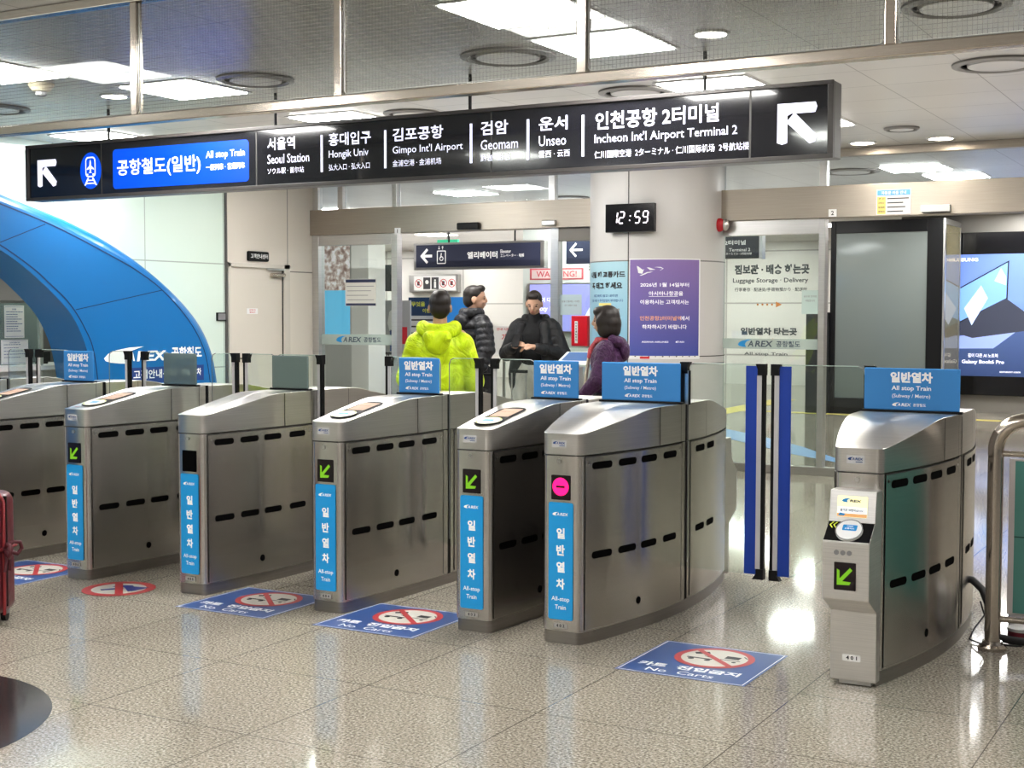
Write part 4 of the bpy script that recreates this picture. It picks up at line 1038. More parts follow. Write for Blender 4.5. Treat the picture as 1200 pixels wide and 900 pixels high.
tag(centre(o), 'thin black cable looping on the floor between gate 401 and the rail post', 'cable')

# ---------------------------------------------------------------- suitcases
def suitcase(name, w, d, h, m1, lab, handle=0., strap=False, shell_ribs=6):
    e = empty(name, (0,0,0), lab, 'suitcase')
    mb = MB(); r = .05
    mb.box(-w/2, w/2, -d/2, d/2, .05, h)
    o = mb.build('shell', m1, e, bevel=0); b = o.modifiers.new('bevel','BEVEL'); b.width = .055; b.segments = 5
    for p in o.data.polygons: p.use_smooth = True
    MB().box(-w/2-.003, w/2+.003, -.006, .006, .09, h-.02).build('zip_seam', BLACK, e)
    for sx in (-1, 1):
        for sy in (-1, 1):
            x, y = sx*(w/2-.05), sy*(d/2-.045)
            q = MB().cyl((x-.012,y,.026),(x+.012,y,.026),.026,n=20).build('wheel', BLACK, e, smooth=40)
            MB().box(x-.02, x+.02, y-.018, y+.018, .035, .07).build('fork', GREY, q, bevel=.004)
    if handle:
        MB().tube([(-.08,d/2-.03,h-.02),(-.08,d/2-.03,h+handle),(.08,d/2-.03,h+handle),(.08,d/2-.03,h-.02)], .008, 8).build('pull_handle', SATIN, e, smooth=50)
        MB().box(-.09,.09,d/2-.045,d/2-.015,h+handle-.01,h+handle+.02).build('grip', BLACK, e, bevel=.006)
    else: MB().tube([(-.07,0,h),(-.06,0,h+.025),(.06,0,h+.025),(.07,0,h)], .009, 8).build('top_handle', BLACK, e, smooth=50)
    return e
REDM = mat('red_shell', (.13,.016,.026), .35, coat=.15)
tc = N(REDM, 'ShaderNodeTexCoord'); wv = N(REDM, 'ShaderNodeTexNoise', Scale=14.); L(REDM, tc.outputs['Object'], wv.inputs['Vector']); bp = N(REDM, 'ShaderNodeBump', Strength=.5, Distance=.01); L(REDM, wv.outputs[0], bp.inputs['Height']); L(REDM, bp.outputs[0], B(REDM).inputs['Normal'])
e = suitcase('red_suitcase', .44, .27, .64, REDM, 'dark red suitcase tied with a red strap at the left edge')
STR = mat('strap_red', (.27,.025,.03), .5)
m = MB(); rr_ = .006
m.tube([(-.225,-.08,.36),(-.1,-.139,.37),(.1,-.139,.37),(.19,-.139,.37),(.226,-.10,.375),(.228,0,.375),(.226,.10,.37)], .008, 8)
m.tube([(.14,-.139,.06),(.14,-.141,.35),(.14,-.139,.60),(.12,-.09,.645),(.12,.09,.645)], .008, 8)
m.tube([(.228,-.06,.06),(.229,-.06,.35),(.228,-.05,.60),(.20,-.04,.64),(0,-.03,.645)], .008, 8)
m.build('strap', STR, e, smooth=60)
m = MB()
for s_ in (-1, 1):
    m.tube([(.235,-.06,.375),(.26,-.06+s_*.035,.405),(.285,-.06+s_*.06,.40),(.29,-.06+s_*.07,.37),(.275,-.06+s_*.05,.345),(.25,-.06+s_*.02,.36),(.235,-.06,.375)], .010, 8)
    m.tube([(.238,-.06,.37),(.25,-.06+s_*.02,.32),(.245,-.06+s_*.03,.27)], .008, 8)
m.ell((.24,-.06,.373),(.018,.022,.018)); m.build('bow', mat('bow_dark', (.09,.012,.02), .5), e, smooth=60)
e.rotation_euler = (0,0,math.radians(28)); e.location = (-5.50, 4.42, 0)
g = suitcase('grey_suitcase', .36, .24, .52, mat('grey_shell', (.30,.31,.33), .4), 'grey suitcase with raised handle in front of the person in light trousers', handle=.42)
g.location = (-6.33, 11.36, 0)
g = suitcase('black_suitcase', .36, .24, .50, mat('black_shell', (.03,.03,.035), .4), 'black suitcase pulled by the man in the black padded jacket', handle=.44)
g.location = (-6.18, 10.56, 0); g.rotation_euler = (0,0,.5)

# ---------------------------------------------------------------- things in the far concourse
def sc_(x, z, Y, Y1=12.39): k = Y/Y1; return x*k, 1.5+(z-1.5)*k
e = empty('elevator_sign', (-10.1, 17, 2.142), 'dark navy hanging elevator sign with white left arrow beyond the doorway', 'sign')
MB().box(-11.17, -9.0, 17.0, 17.12, 2.13, 2.52).build('housing', SATIN, e, bevel=.004)
F = FY(0, 16.998, 0)
MB().rect(F, -11.13, -9.06, 2.165, 2.49, .001).build('face', NAVYSIGN, e)
m = MB(); m.line(F, -11.03,2.33,-10.85,2.33,.04,.003).line(F, -11.04,2.32,-10.93,2.43,.04,.003).line(F, -11.04,2.34,-10.93,2.23,.04,.003)
m.line(F,-10.76,2.40,-10.62,2.40,.015,.003).line(F,-10.76,2.22,-10.62,2.22,.015,.003).line(F,-10.76,2.22,-10.76,2.40,.015,.003).line(F,-10.62,2.22,-10.62,2.40,.015,.003)
m.ring(F,-10.69,2.29,.022,.034,.003).line(F,-10.70,2.30,-10.69,2.37,.018,.003).pg(F,[(-10.75,2.44),(-10.73,2.42),(-10.71,2.44),(-10.725,2.44),(-10.725,2.475),(-10.735,2.475),(-10.735,2.44)],.003).pg(F,[(-10.69,2.45),(-10.67,2.475),(-10.65,2.45),(-10.665,2.45),(-10.665,2.42),(-10.675,2.42),(-10.675,2.45)],.003)
m.text(F,'엘리베이터',-10.25,2.33,.10,.50,'l',.03,.003).text(F,'Elevator',-9.70,2.375,.05,.17,'l',.01,.003).text(F,'エレベーター · 电梯',-9.70,2.315,.05,.38,'l',.01,.003)
m.build('lettering', WTXT, e)
MB().cyl((-10.6,17.06,2.52),(-10.6,17.06,CZ-.001),.012).cyl((-9.5,17.06,2.52),(-9.5,17.06,CZ-.001),.012).build('hanging_rods', BLACK, e)
e = empty('exit_sign', (-12.1, 19.5, 2.45), 'small green exit sign hanging above the far concourse', 'sign')
MB().box(-12.35, -11.95, 19.5, 19.56, 2.52, 2.72).build('housing', mat('exit_green', (.05,.45,.25), .4, emit=.5, ecol=(.08,.6,.35)), e, bevel=.004)
MB().box(-12.17,-12.13,19.52,19.54,2.72,CZ-.001).build('rod', SATIN, e)
e = empty('pictogram_sign', (-17.8, 27.9, 2.03), 'white wall sign with five ban pictograms on the far wall', 'sign')
MB().box(-18.45, -17.05, 27.86, 27.99, 2.0, 2.42).build('housing', SATIN, e, bevel=.01)
F = FY(0, 27.858, 0)
MB().rect(F, -18.30, -17.12, 2.04, 2.38, .001).build('face', WHITES, e)
m = MB(); k2 = MB()
for k in range(5):
    u = -18.17+.235*k
    if k in (1, 2): k2.rect(F, u-.10, u+.10, 2.07, 2.35, .002)
    else: m.ring(F, u, 2.21, .085, .10, .003, 24).line(F, u-.06, 2.27, u+.06, 2.15, .015, .004); k2.rect(F, u-.04, u+.03, 2.16, 2.26, .002)
m.build('ban_ring', RED, e); k2.build('pictogram', mat('picto_dark', (.06,.06,.07), .5), e)
m = MB(); m.circ(F, -17.93, 2.24, .05, .003).circ(F, -17.70, 2.28, .025, .003).rect(F, -17.73,-17.67,2.10,2.25,.003); m.build('pictogram_white', WHITES, e)
e = empty('hanging_monitor', (-14.0, 20, 1.9), 'dark flat monitor hanging seen through the left glass sidelight', 'monitor')
MB().box(-14.13, -13.60, 20.0, 20.06, 1.88, 2.34).build('screen', mat('monitor_screen', (.03,.05,.055), .2), e, bevel=.006)
MB().box(-13.9,-13.84,20.02,20.05,2.34,CZ-.001).build('bracket', BLACK, e)
# display columns seen through the left sidelight
e = empty('display_pillar', (-14.8, 20, 0), 'lit picture display with blue lower half seen through the left sidelight', 'display')
MB().box(-15.15, -14.45, 20.0, 20.12, 0, 2.8).build('cabinet', LGREY, e)
F = FY(0, 19.998, 0)
pmx, rp = pm('rock_picture', (.45,.36,.34), (.75,.72,.78), 0, .9, emit=.0)
nz = N(pmx, 'ShaderNodeTexNoise', Scale=9., Detail=4.); tcx = N(pmx, 'ShaderNodeTexCoord'); L(pmx, tcx.outputs['Object'], nz.inputs['Vector']); rr2 = ramp(pmx, nz.outputs[0], [(.38,(.25,.16,.14)),(.5,(.55,.45,.42)),(.62,(.85,.82,.86))]); L(pmx, rr2.outputs[0], B(pmx).inputs['Base Color']); L(pmx, rr2.outputs[0], B(pmx).inputs['Emission Color']); B(pmx).inputs['Emission Strength'].default_value = .5
MB().rect(F, -15.08, -14.50, 1.9, 2.72, .001).build('rock_picture', pmx, e)
MB().rect(F, -15.08, -14.50, 1.10, 1.90, .001).build('blue_picture', mat('sky_cyan', (.15,.55,.85), .4, emit=.5, ecol=(.15,.6,.95)), e)
e = empty('blue_banner', (-17.2, 24, 2.1), 'small blue banner high behind the left sidelight', 'banner')
MB().box(-17.35,-17.0,24,24.03,1.95,2.66).build('sheet', mat('banner_blue', (.04,.22,.65), .4, emit=.2, ecol=(.04,.25,.75)), e)
MB().text(FY(0,23.998,0), '노즈', -17.17, 2.05, .12, .3, 'c', .03).build('lettering', WTXT, e)
MB().box(-17.2,-17.16,24.0,24.02,2.66,CZ-.001).build('rod', SATIN, e)
MB().box(-13.75, -13.40, 19, 19.5, 0, CZ).build('wall_pillar', WHITE, kind='structure')
MB().box(-15.3, -13.9, 18.2, 18.4, 0, 1.1).build('wall_low_partition', LGREY, kind='structure')
def stand(name, x0, x1, z0, z1, Y, m_, lab, cat='poster'):
    e = empty(name, ((x0+x1)/2, Y, 0), lab, cat)
    MB().box(x0, x1, Y, Y+.04, z0, z1).build('board', m_, e)
    if z0 > .05: MB().box(x0+.05, x0+.09, Y+.04, Y+.07, 0, z1).box(x1-.09, x1-.05, Y+.04, Y+.07, 0, z1).build('stand_frame', GREY, e)
    else: MB().box(x0+.05, x1-.05, Y+.04, Y+.30, 0, .04).build('foot', GREY, e)
    return e
e = stand('poster_board', -14.02, -13.42, .02, 1.72, 20.3, mat('photo_grey', (.42,.44,.46), .5), 'standing poster of a traveller with a red suitcase, dark lower part')
F = FY(0, 20.298, 0)
MB().rect(F, -14.02, -13.42, .02, .80, .001).build('dark_footer', mat('dark_print', (.04,.04,.045), .5), e)
m = MB(); m.text(F, '에스컬레이터에서는', -13.72, .72, .075, .52, 'c', .03, .003).text(F, 'Please hold handrail', -13.72, .42, .05, .50, 'c', .01, .003); m.build('lettering', WTXT, e)
m = MB(); m.text(F, '걷지', -13.86, .60, .075, .2, 'c', .03, .003); m.build('lettering', RED, e)
m = MB(); m.pg(F, [(-13.86,1.18),(-13.90,1.32),(-13.86,1.52),(-13.80,1.56),(-13.72,1.56),(-13.66,1.50),(-13.62,1.30),(-13.68,1.16)], .002); m.build('shirt', WHITES, e)
m = MB(); m.circ(F, -13.77, 1.62, .05, .002); m.build('traveller_face', SKIN, e)
m = MB(); m.circ(F, -13.77, 1.65, .045, .003); m.pg(F, [(-13.74,1.52),(-13.66,1.46),(-13.62,1.2),(-13.66,1.2),(-13.72,1.4)], .003); m.build('hair_and_bag', BTXT, e)
m = MB(); m.pg(F, [(-13.85,1.20),(-13.67,1.20),(-13.68,.95),(-13.74,.82),(-13.85,.82)], .002); m.build('jeans', NTXT, e)
m = MB(); m.rect(F, -13.62, -13.48, .95, 1.25, .002); m.build('printed_suitcase', RED, e)
e = stand('poster_board', -13.85, -13.22, .02, 1.78, 20.9, WHITE, 'standing white board with navy heading behind the left door post')
F = FY(0, 20.898, 0)
MB().rect(F, -13.85, -13.22, 1.45, 1.78, .001).build('navy_heading', mat('heading_navy', (.02,.06,.16), .4), e)
m = MB(); m.text(F, '무엇을', -13.64, 1.66, .09, .30, 'c', .03, .003).text(F, '이벤트', -13.42, 1.54, .08, .25, 'c', .03, .003); m.build('lettering', mat('yellow_ink', (.7,.75,.1), .4), e)
m = MB()
for k in range(5): m.rect(F, -13.8, -13.3-.05*(k%2), 1.36-.12*k, 1.385-.12*k, .003)
m.build('lettering', BTXT, e)
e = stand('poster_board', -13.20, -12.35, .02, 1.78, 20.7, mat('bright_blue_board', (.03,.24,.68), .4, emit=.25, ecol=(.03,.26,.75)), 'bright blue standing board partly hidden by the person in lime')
F = FY(0, 20.698, 0)
m = MB(); m.text(F, 'GS', -12.98, 1.25, .14, .26, 'c', .02, .003).text(F, '편의점', -12.93, 1.02, .14, .34, 'c', .04, .003); m.build('lettering', WTXT, e)
# warning wall right of the elevator sign
MB().box(-10.05, -6.9, 18.3, 18.4, 0, CZ).build('wall_warning', mat('mint_wall', (.68,.74,.72), .4), kind='structure')
e = empty('warning_sign', (-9.58, 18.29, 2.0), 'pink bordered WARNING sign on the mint wall behind the left door post', 'sign')
F = FY(0, 18.298, 0)
MB().rect(F, -9.93, -9.03, 2.0, 2.17, .001).build('border', mat('warn_red', (.60,.10,.13), .4), e)
MB().rect(F, -9.90, -9.06, 2.02, 2.15, .002).build('sheet', mat('pink_paper', (.72,.60,.60), .4), e)
MB().text(F, 'WARNING!', -9.48, 2.085, .09, .68, 'c', .015, .003).build('lettering', MATS['warn_red'], e)
e = empty('wall_lettering', (-8.4, 18.29, 2.0), 'dark printed Korean and English handrail text on the mint wall left of the column', 'sign')
MB().text(F, '캐리어가 열', -8.95, 2.17, .13, .75, 'l', .02, .002).text(F, 'Hold your bag', -8.75, 2.03, .09, .62, 'l', .01, .002).build('lettering', BTXT, e)
e = empty('arrow_sign', (-8.45, 17, 2.1), 'navy hanging sign with white left arrow beside the column', 'sign')
MB().box(-8.66, -8.0, 17.0, 17.08, 2.18, 2.56).build('housing', NAVYSIGN, e, bevel=.004)
F = FY(0, 16.998, 0)
m = MB(); m.line(F, -8.59,2.37,-8.40,2.37,.03,.003).line(F, -8.60,2.36,-8.50,2.46,.03,.003).line(F, -8.60,2.38,-8.50,2.28,.03,.003); m.build('arrow', WTXT, e)
MB().cyl((-8.3,17.04,2.56),(-8.3,17.04,CZ-.001),.012).build('rod', BLACK, e)
LAP = mat('ad_violet', (.25,.26,.6), .3, emit=.75, ecol=(.33,.34,.72))
e = empty('advertising_lightbox', (-9.2, 18.28, 1.2), 'glowing violet laptop advertisement on the mint wall behind the person in light trousers', 'lightbox')
MB().box(-9.95, -8.10, 18.24, 18.299, 1.2, 1.95).build('housing', SATIN, e, bevel=.004)
F = FY(0, 18.238, 0)
MB().rect(F, -9.90, -8.14, 1.23, 1.93, .001).build('picture', LAP, e)
m = MB(); m.pg(F, [(-9.1,1.23),(-8.7,1.93),(-8.5,1.93),(-8.9,1.23)], .002).pg(F, [(-8.42,1.72),(-8.22,1.55),(-8.42,1.38)], .002); m.text(F, '결이 다른 AI 노트북', -9.15, 1.70, .07, .62, 'r', .02, .003).text(F, 'Galaxy Book6 Pro', -9.05, 1.56, .09, .86, 'r', .02, .003)
m.build('lettering', mat('ad_white', (.8,.8,.9), .4, emit=.8, ecol=(.85,.87,1)), e)
e = empty('info_podium', (-5.64, 11.4, 0), 'slim podium with tilted white and blue top left of the column', 'podium')
MB().box(-5.70,-5.62,11.38,11.46,0,1.0).build('post', SATIN, e)
MB().prism([(11.28,1.03),(11.30,1.055),(11.50,1.14),(11.50,1.11)], 'x', -5.84, -5.50).build('tray', WHITE, e)
m = MB(); m.poly([(-5.81,11.315,1.064),(-5.53,11.315,1.064),(-5.53,11.485,1.136),(-5.81,11.485,1.136)]); m.build('blue_sheet', mat('podium_blue', (.08,.16,.36), .4), e)
e = empty('notice_board', (-9.25, 16.3, .9), 'white paper board seen between the two standing men', 'notice')
MB().box(-9.44, -9.08, 16.3, 16.32, .93, 1.33).build('sheet', WHITES, e)
MB().box(-9.28, -9.24, 16.32, 16.34, 0, 1.3).build('stand_post', SATIN, e)
m = MB(); m.text(FY(0,16.298,0), '가', -9.24, 1.17, .09, .08, 'c', .02).text(FY(0,16.298,0), '안내 시험', -9.26, 1.28, .035, .2, 'c', .01); m.build('lettering', RED, e)
# big lettering on the far white wall behind the right door
e = empty('wall_lettering', (-9.4, 27.99, 1.0), 'dark Korean luggage storage lettering with orange arrow on the far white wall', 'sign')
F = FY(0, 27.998, 0); Yw = 27.998
def T(mb, t, x0, x1, z0, z1, bold):
    a, z = sc_(x0, z0, Yw); b, z2 = sc_(x1, z1, Yw); mb.text(F, t, a, (z+z2)/2, (z2-z)*.92, b-a, 'l', bold, .003)
m = MB(); T(m, '짐보관 · 배송 하는곳', -4.523, -3.80, 1.862, 1.962, .045); T(m, 'Luggage Storage · Delivery', -4.539, -3.81, 1.775, 1.835, .015); T(m, '行李寄存 · 配送处/手荷物預かり · 配送所', -4.521, -3.82, 1.705, 1.745, .01)
T(m, '일반열차 타는곳', -4.458, -3.91, 1.295, 1.372, .045); T(m, 'All stop Train', -4.42, -4.0, 1.10, 1.14, .01)
m.build('lettering', mat('wall_ink', (.07,.08,.09), .5), e)
m = MB()
for k in range(4): m.circ(F, -9.70+.105*k, 1.69, .022, .003)
m.pg(F, [(-9.30,1.63),(-9.30,1.75),(-9.17,1.69)], .003); m.circ(F, -9.3, .93, .022, .003).circ(F, -9.2, .93, .022, .003).pg(F, [(-9.35,.88),(-9.35,.98),(-9.5,.93)], .003)
m.build('orange_arrow', mat('arrow_orange', (.60,.22,.05), .5), e)
e = empty('terminal_sign', (-5.9, 16.5, 2.2), 'grey hanging terminal sign cut by the column behind the right door', 'sign')
k = 16.5/12.39
MB().box(-6.35, -5.70, 16.5, 16.58, 2.19, 2.50).build('housing', mat('sign_slate', (.08,.085,.10), .4), e, bevel=.004)
MB().box(-5.70, -5.66, 16.48, 16.60, 2.18, 2.52).build('end_cap', SATIN, e)
m = MB(); F = FY(0,16.498,0); m.text(F, '2터미널', -5.88, 2.39, .06, .28, 'r', .02).text(F, 'Terminal 2', -5.82, 2.30, .04, .28, 'r', .01).text(F, '2ターミナル · 2号航站楼', -5.80, 2.25, .03, .36, 'r', .01); m.build('lettering', WTXT, e)
MB().cyl((-5.95,16.54,2.5),(-5.95,16.54,CZ-.001),.012).build('rod', BLACK, e)
# big black display cabinet and the laptop advertisement
KY = 20.4
e = empty('display_cabinet', (-5.1, KY, 0), 'tall black framed glass display cabinet behind the right door post', 'cabinet')
MB().box(-5.935, -5.86, KY, KY+1.0, 0, 2.88).box(-4.515, -4.285, KY, KY+.12, 0, 2.88).box(-5.86,-4.515,KY,KY+.12,2.70,2.88).box(-5.86,-4.515,KY,KY+.12,.0,.24).build('frame', BLACK, e, bevel=.005)
MB().box(-6.27, -5.94, KY-.1, KY+.9, 0, 1.52).build('side_cabinet', mat('cabinet_dark', (.03,.032,.034), .3), e, bevel=.005)
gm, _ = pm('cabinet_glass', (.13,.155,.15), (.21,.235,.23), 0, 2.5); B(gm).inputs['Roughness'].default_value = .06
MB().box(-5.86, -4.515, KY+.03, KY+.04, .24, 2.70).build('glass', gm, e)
m = MB(); m.box(-4.285,-4.265,KY,KY+1.15,2.80,2.88).box(-4.285,-4.265,KY+1.10,KY+1.15,0,2.80).box(-4.285,-4.255,KY-.02,KY+.04,0,2.88); m.build('side_frame', SATIN, e, bevel=.003)
MB().box(-4.279,-4.271,KY+.04,KY+1.10,0,2.80).build('side_glass', glass('amber_glass', (.75,.72,.58), .9, .03, .35, (.42,.38,.24)), e)
SY = 21.6
e = empty('advertising_screen', (-3.9, SY, .26), 'large lit blue laptop advertising screen in a black frame at the right edge', 'screen')
MB().box(-5.0, -2.7, SY, SY+.09, .27, 2.73).build('frame', BLACKG, e, bevel=.01)
F = FY(0, SY-.001, 0)
gm = bpy.data.materials.new('ad_gradient'); gm.use_nodes = True; MATS['ad_gradient'] = gm
tcx = N(gm, 'ShaderNodeTexCoord'); sp = N(gm, 'ShaderNodeSeparateXYZ'); L(gm, tcx.outputs['Object'], sp.inputs[0])
mr = N(gm, 'ShaderNodeMapRange'); mr.inputs['From Max'].default_value = 2.2; mr.inputs['From Min'].default_value = .3; L(gm, sp.outputs['Z'], mr.inputs[0])
r_ = ramp(gm, mr.outputs[0], [(0,(.03,.055,.15)),(.35,(.06,.10,.24)),(.6,(.16,.26,.62)),(1,(.12,.20,.55))]); L(gm, r_.outputs[0], B(gm).inputs['Base Color']); L(gm, r_.outputs[0], B(gm).inputs['Emission Color']); B(gm).inputs['Emission Strength'].default_value = .9
MB().rect(F, -4.85, -2.85, .56, 2.40, .001).build('picture', gm, e)
def sx(px): return -4.215+(px-1131)/78.1
def sz(py): return .56+(442-py)/144*1.844
AW = mat('ad_white', (.8,.8,.9), .4, emit=.8, ecol=(.85,.87,1))
def lp(pts, m_, name, off):
    mb = MB(); mb.pg(F, [(sx(a), sz(b)) for a, b in pts], off); mb.build(name, m_, e)
lp([(1105,349),(1181,306),(1180,352),(1105,391)], mat('ad_laptop_edge', (.02,.02,.03), .3), 'laptop_lid', .002)
lp([(1106,350),(1179.5,308.5),(1178.5,350),(1106,388)], mat('ad_laptop_screen', (.2,.4,.8), .3, emit=.8, ecol=(.22,.42,.85)), 'laptop_screen', .003)
lp([(1131,362),(1150,335),(1158,350),(1140,382)], mat('ad_glow', (.6,.7,.95), .3, emit=.9, ecol=(.50,.62,.95)), 'laptop_glow', .004)
lp([(1165,330),(1172,315),(1178,325),(1178,335)], MATS['ad_glow'], 'laptop_glow', .004)
lp([(1105,391),(1178,350),(1202,368),(1202,388),(1141,397),(1131,394)], mat('ad_keys', (.05,.055,.08), .4, emit=.3, ecol=(.10,.12,.22)), 'laptop_keyboard', .0025)
lp([(1105,398),(1131,394),(1141,397),(1202,362),(1202,380),(1165,409),(1105,410)], mat('ad_deck', (.35,.45,.75), .3, emit=.7, ecol=(.28,.38,.75)), 'laptop_deck', .002)
m = MB(); m.text(F, 'SAMSUNG', sx(1146), sz(304.5), .055, .42, 'r', .04, .004).text(F, '결이 다른 AI 노트북', sx(1153.5), sz(417.5), .062, .44, 'c', .03, .004).text(F, 'Galaxy Book6 Pro', sx(1153.5), sz(425.5), .075, .62, 'c', .035, .004).text(F, 'samsung.com', sx(1196), sz(437), .035, .30, 'r', .03, .004)
m.build('lettering', AW, e)
# ---------------------------------------------------------------- people
def fuse(mb, name, m, parent, voxel=.009, smooth=3, bevel=None):
    """weld overlapping closed shapes into one continuous skin"""
    me = bpy.data.meshes.new('tmp'); bmesh.ops.recalc_face_normals(mb.bm, faces=mb.bm.faces); mb.bm.to_mesh(me); mb.bm.free()
    o = bpy.data.objects.new('tmp', me); TMP.collection.objects.link(o)
    r = o.modifiers.new('r', 'REMESH'); r.mode = 'VOXEL'; r.voxel_size = voxel; r.use_smooth_shade = True
    if smooth: q = o.modifiers.new('s', 'SMOOTH'); q.iterations = smooth; q.factor = .5
    with bpy.context.temp_override(scene=TMP, view_layer=TMP.view_layers[0]): dg = bpy.context.evaluated_depsgraph_get()
    dg.update()
    me2 = bpy.data.meshes.new_from_object(o.evaluated_get(dg))
    bpy.data.objects.remove(o); bpy.data.meshes.remove(me)
    me2.name = name; me2.materials.clear(); me2.materials.append(m)
    for p in me2.polygons: p.use_smooth = True
    ob = bpy.data.objects.new(name, me2); col.objects.link(ob)
    if parent is not None: ob.parent = parent
    return ob
TMP = bpy.data.scenes.new('tmp')
def fabric(name, c, rough, scale=9., strength=.6, dist=.03, spec=.3, stretch=(1,1,1), coat=0.):
    m = mat(name, c, rough, spec=spec, coat=coat)
    tc = N(m, 'ShaderNodeTexCoord'); mp = N(m, 'ShaderNodeMapping'); mp.inputs['Scale'].default_value = stretch; L(m, tc.outputs['Object'], mp.inputs[0])
    nz = N(m, 'ShaderNodeTexNoise', Scale=scale, Detail=4., Distortion=1.2); L(m, mp.outputs[0], nz.inputs['Vector'])
    bp = N(m, 'ShaderNodeBump', Strength=strength, Distance=dist); L(m, nz.outputs[0], bp.inputs['Height']); L(m, bp.outputs[0], B(m).inputs['Normal'])
    r = ramp(m, nz.outputs[0], [(.3, tuple(x*.72 for x in c)), (.65, tuple(min(1, x*1.12) for x in c))]); L(m, r.outputs[0], B(m).inputs['Base Color'])
    return m
LIME = fabric('lime_shell', (.66,.86,.015), .42, 7, .9, .04)
LIME.node_tree.nodes['Principled BSDF'].inputs['Emission Strength'].default_value = 0
DOWN = fabric('black_padded', (.022,.022,.026), .38, 12, .5)
SHELLB = fabric('black_shell_fabric', (.020,.020,.022), .5, 8, .7)
KNIT = fabric('black_knit', (.010,.010,.011), .8, 60, .3, .005)
PURP = fabric('purple_quilt', (.065,.020,.075), .42, 26, .9, .02)
PANTS = fabric('pale_trousers', (.55,.53,.48), .7, 7, .8, .03, stretch=(1,1,.4))
JEAN = fabric('dark_trousers', (.02,.02,.025), .7, 8, .6)
CORAL = fabric('coral_scarf', (.62,.12,.14), .8, 30, .6, .01)
V = Vector
def hand(mb, wrist, d, up, s=1., curl=.6, side=1):
    """palm, four bent fingers and a side thumb; d = direction of the hand, up = back of the hand"""
    d = V(d).normalized(); n = (V(up)-d*V(up).dot(d)).normalized(); w = d.cross(n)*side
    k = s
    mb.cap(wrist, wrist+d*.05*k, .024*k, .030*k)
    for j, t in enumerate((-1,-.33,.33,1)):
        b = wrist+d*.062*k+w*t*.026*k; L_ = (.030,.036,.034,.026)[j]*k
        mb.cap(wrist+d*.03*k+w*t*.02*k, b, .015*k, .0105*k, 8)
        p = b; dd = d.copy()
        for q in range(3):
            dd = (dd*math.cos(curl)-n*math.sin(curl)*1.0).normalized(); e2 = p+dd*L_*(1,.8,.6)[q]; mb.cap(p, e2, .0095*k, .0082*k, 8); p = e2
    p0 = wrist+d*.02*k-w*.025*k; p1 = p0-w*.026*k+d*.028*k-n*.006*k; mb.chain([p0, p1, p1+d*.03*k-n*.012*k], [.013*k,.011*k,.009*k])
def person(lab, head_turn=0., head_tilt=0., arms=None, build=1., bend=0., legs=None, female=False):
    """arms = {side: (elbow, wrist, hand direction, back-of-hand)}; faces -Y, own left is +X"""
    mb = MB()
    R = Matrix.Rotation(head_turn, 3, 'Z') @ Matrix.Rotation(-head_tilt, 3, 'X')
    nb = V((0,.02,1.44)); hc = V((0,.005,1.525))
    def H(x, y, z): return hc+R@V((x, y, z-1.525))
    mb.ell(H(0,-.005,1.650), (.076,.096,.098), R); mb.ell(H(0,-.030,1.600), (.060,.068,.078), R); mb.ell(H(0,-.055,1.560), (.034,.036,.028), R)
    mb.ell(H(0,-.103,1.612), (.013,.020,.022), R); mb.cap(H(0,-.098,1.645), H(0,-.110,1.612), .009, .012)
    mb.ell(H(0,-.088,1.575), (.024,.014,.009), R)
    for s in (-1, 1): mb.ell(H(s*.078,.008,1.620), (.012,.022,.034), R); mb.ell(H(s*.035,-.075,1.600), (.022,.02,.02), R)
    mb.cap(nb, H(0,.012,1.57), .058, .052)
    mb.ell((0,.01,1.30), (.165*build,.105,.17)); mb.ell((0,.015,1.12), (.145*build,.098,.16)); mb.ell((0,.01,.96), (.155*build,.105,.12)); mb.cap((-.15,.015,1.415),(.15,.015,1.415),.052,.052)
    legs = legs or {1: ((.10,0,.92),(.105,-.01,.50),(.11,.02,.09)), -1: ((-.10,0,.92),(-.105,-.02,.50),(-.11,-.01,.09))}
    for s in (1, -1):
        a, b, c = [V(q) for q in legs[s]]; mb.chain([a, b, c], [.085,.055,.040]); mb.cap(c+V((0,.02,-.045)), c+V((0,-.13,-.055)), .035, .028)
        sh = V((s*.175*build,.015,1.40)); el, wr, hd, hb = arms[s]
        el, wr = V(el), V(wr); mb.chain([sh, el, wr], [.052,.040,.028]); hand(mb, wr, hd, hb, 1., .55, s)
    body = fuse(mb, 'person', SKIN, None, .0085, 2)
    tag(body, lab, 'person')
    for s in (-1, 1):
        e = MB().ell(H(s*.030,-.0885,1.632), (.012,.007,.006), R).build('eye', mat('eye_dark', (.02,.015,.012), .2), body, smooth=60)
        MB().cap(H(s*.016,-.093,1.650), H(s*.046,-.086,1.652), .004, .003, 6).build('eyebrow', HAIR, body, smooth=60)
    MB().ell(H(0,-.098,1.574), (.021,.007,.005), R).build('lips', mat('lips', (.40,.14,.12), .5), body, smooth=60)
    return body, H, R
def shoes(body, legs, m):
    for s in (1, -1):
        c = V(legs[s][2]); mb = MB(); mb.cap(c+V((0,.025,-.045)), c+V((0,-.14,-.053)), .045, .036); mb.cap(c+V((0,.02,-.0)), c+V((0,.02,-.04)), .048, .045)
        fuse(mb, 'shoe', m, body, .009, 2)
DL = {1: ((.10,0,.92),(.105,-.01,.50),(.11,.02,.09)), -1: ((-.10,0,.92),(-.105,-.02,.50),(-.11,-.01,.09))}
def trousers(body, legs, m, w=1.25):
    mb = MB(); mb.ell((0,.01,.97), (.175,.125,.13))
    for s in (1, -1): a, b, c = [V(q) for q in legs[s]]; mb.chain([a, b, c+V((0,0,.0))], [.10*w,.072*w,.060*w])
    fuse(mb, 'trousers', m, body, .012, 4)
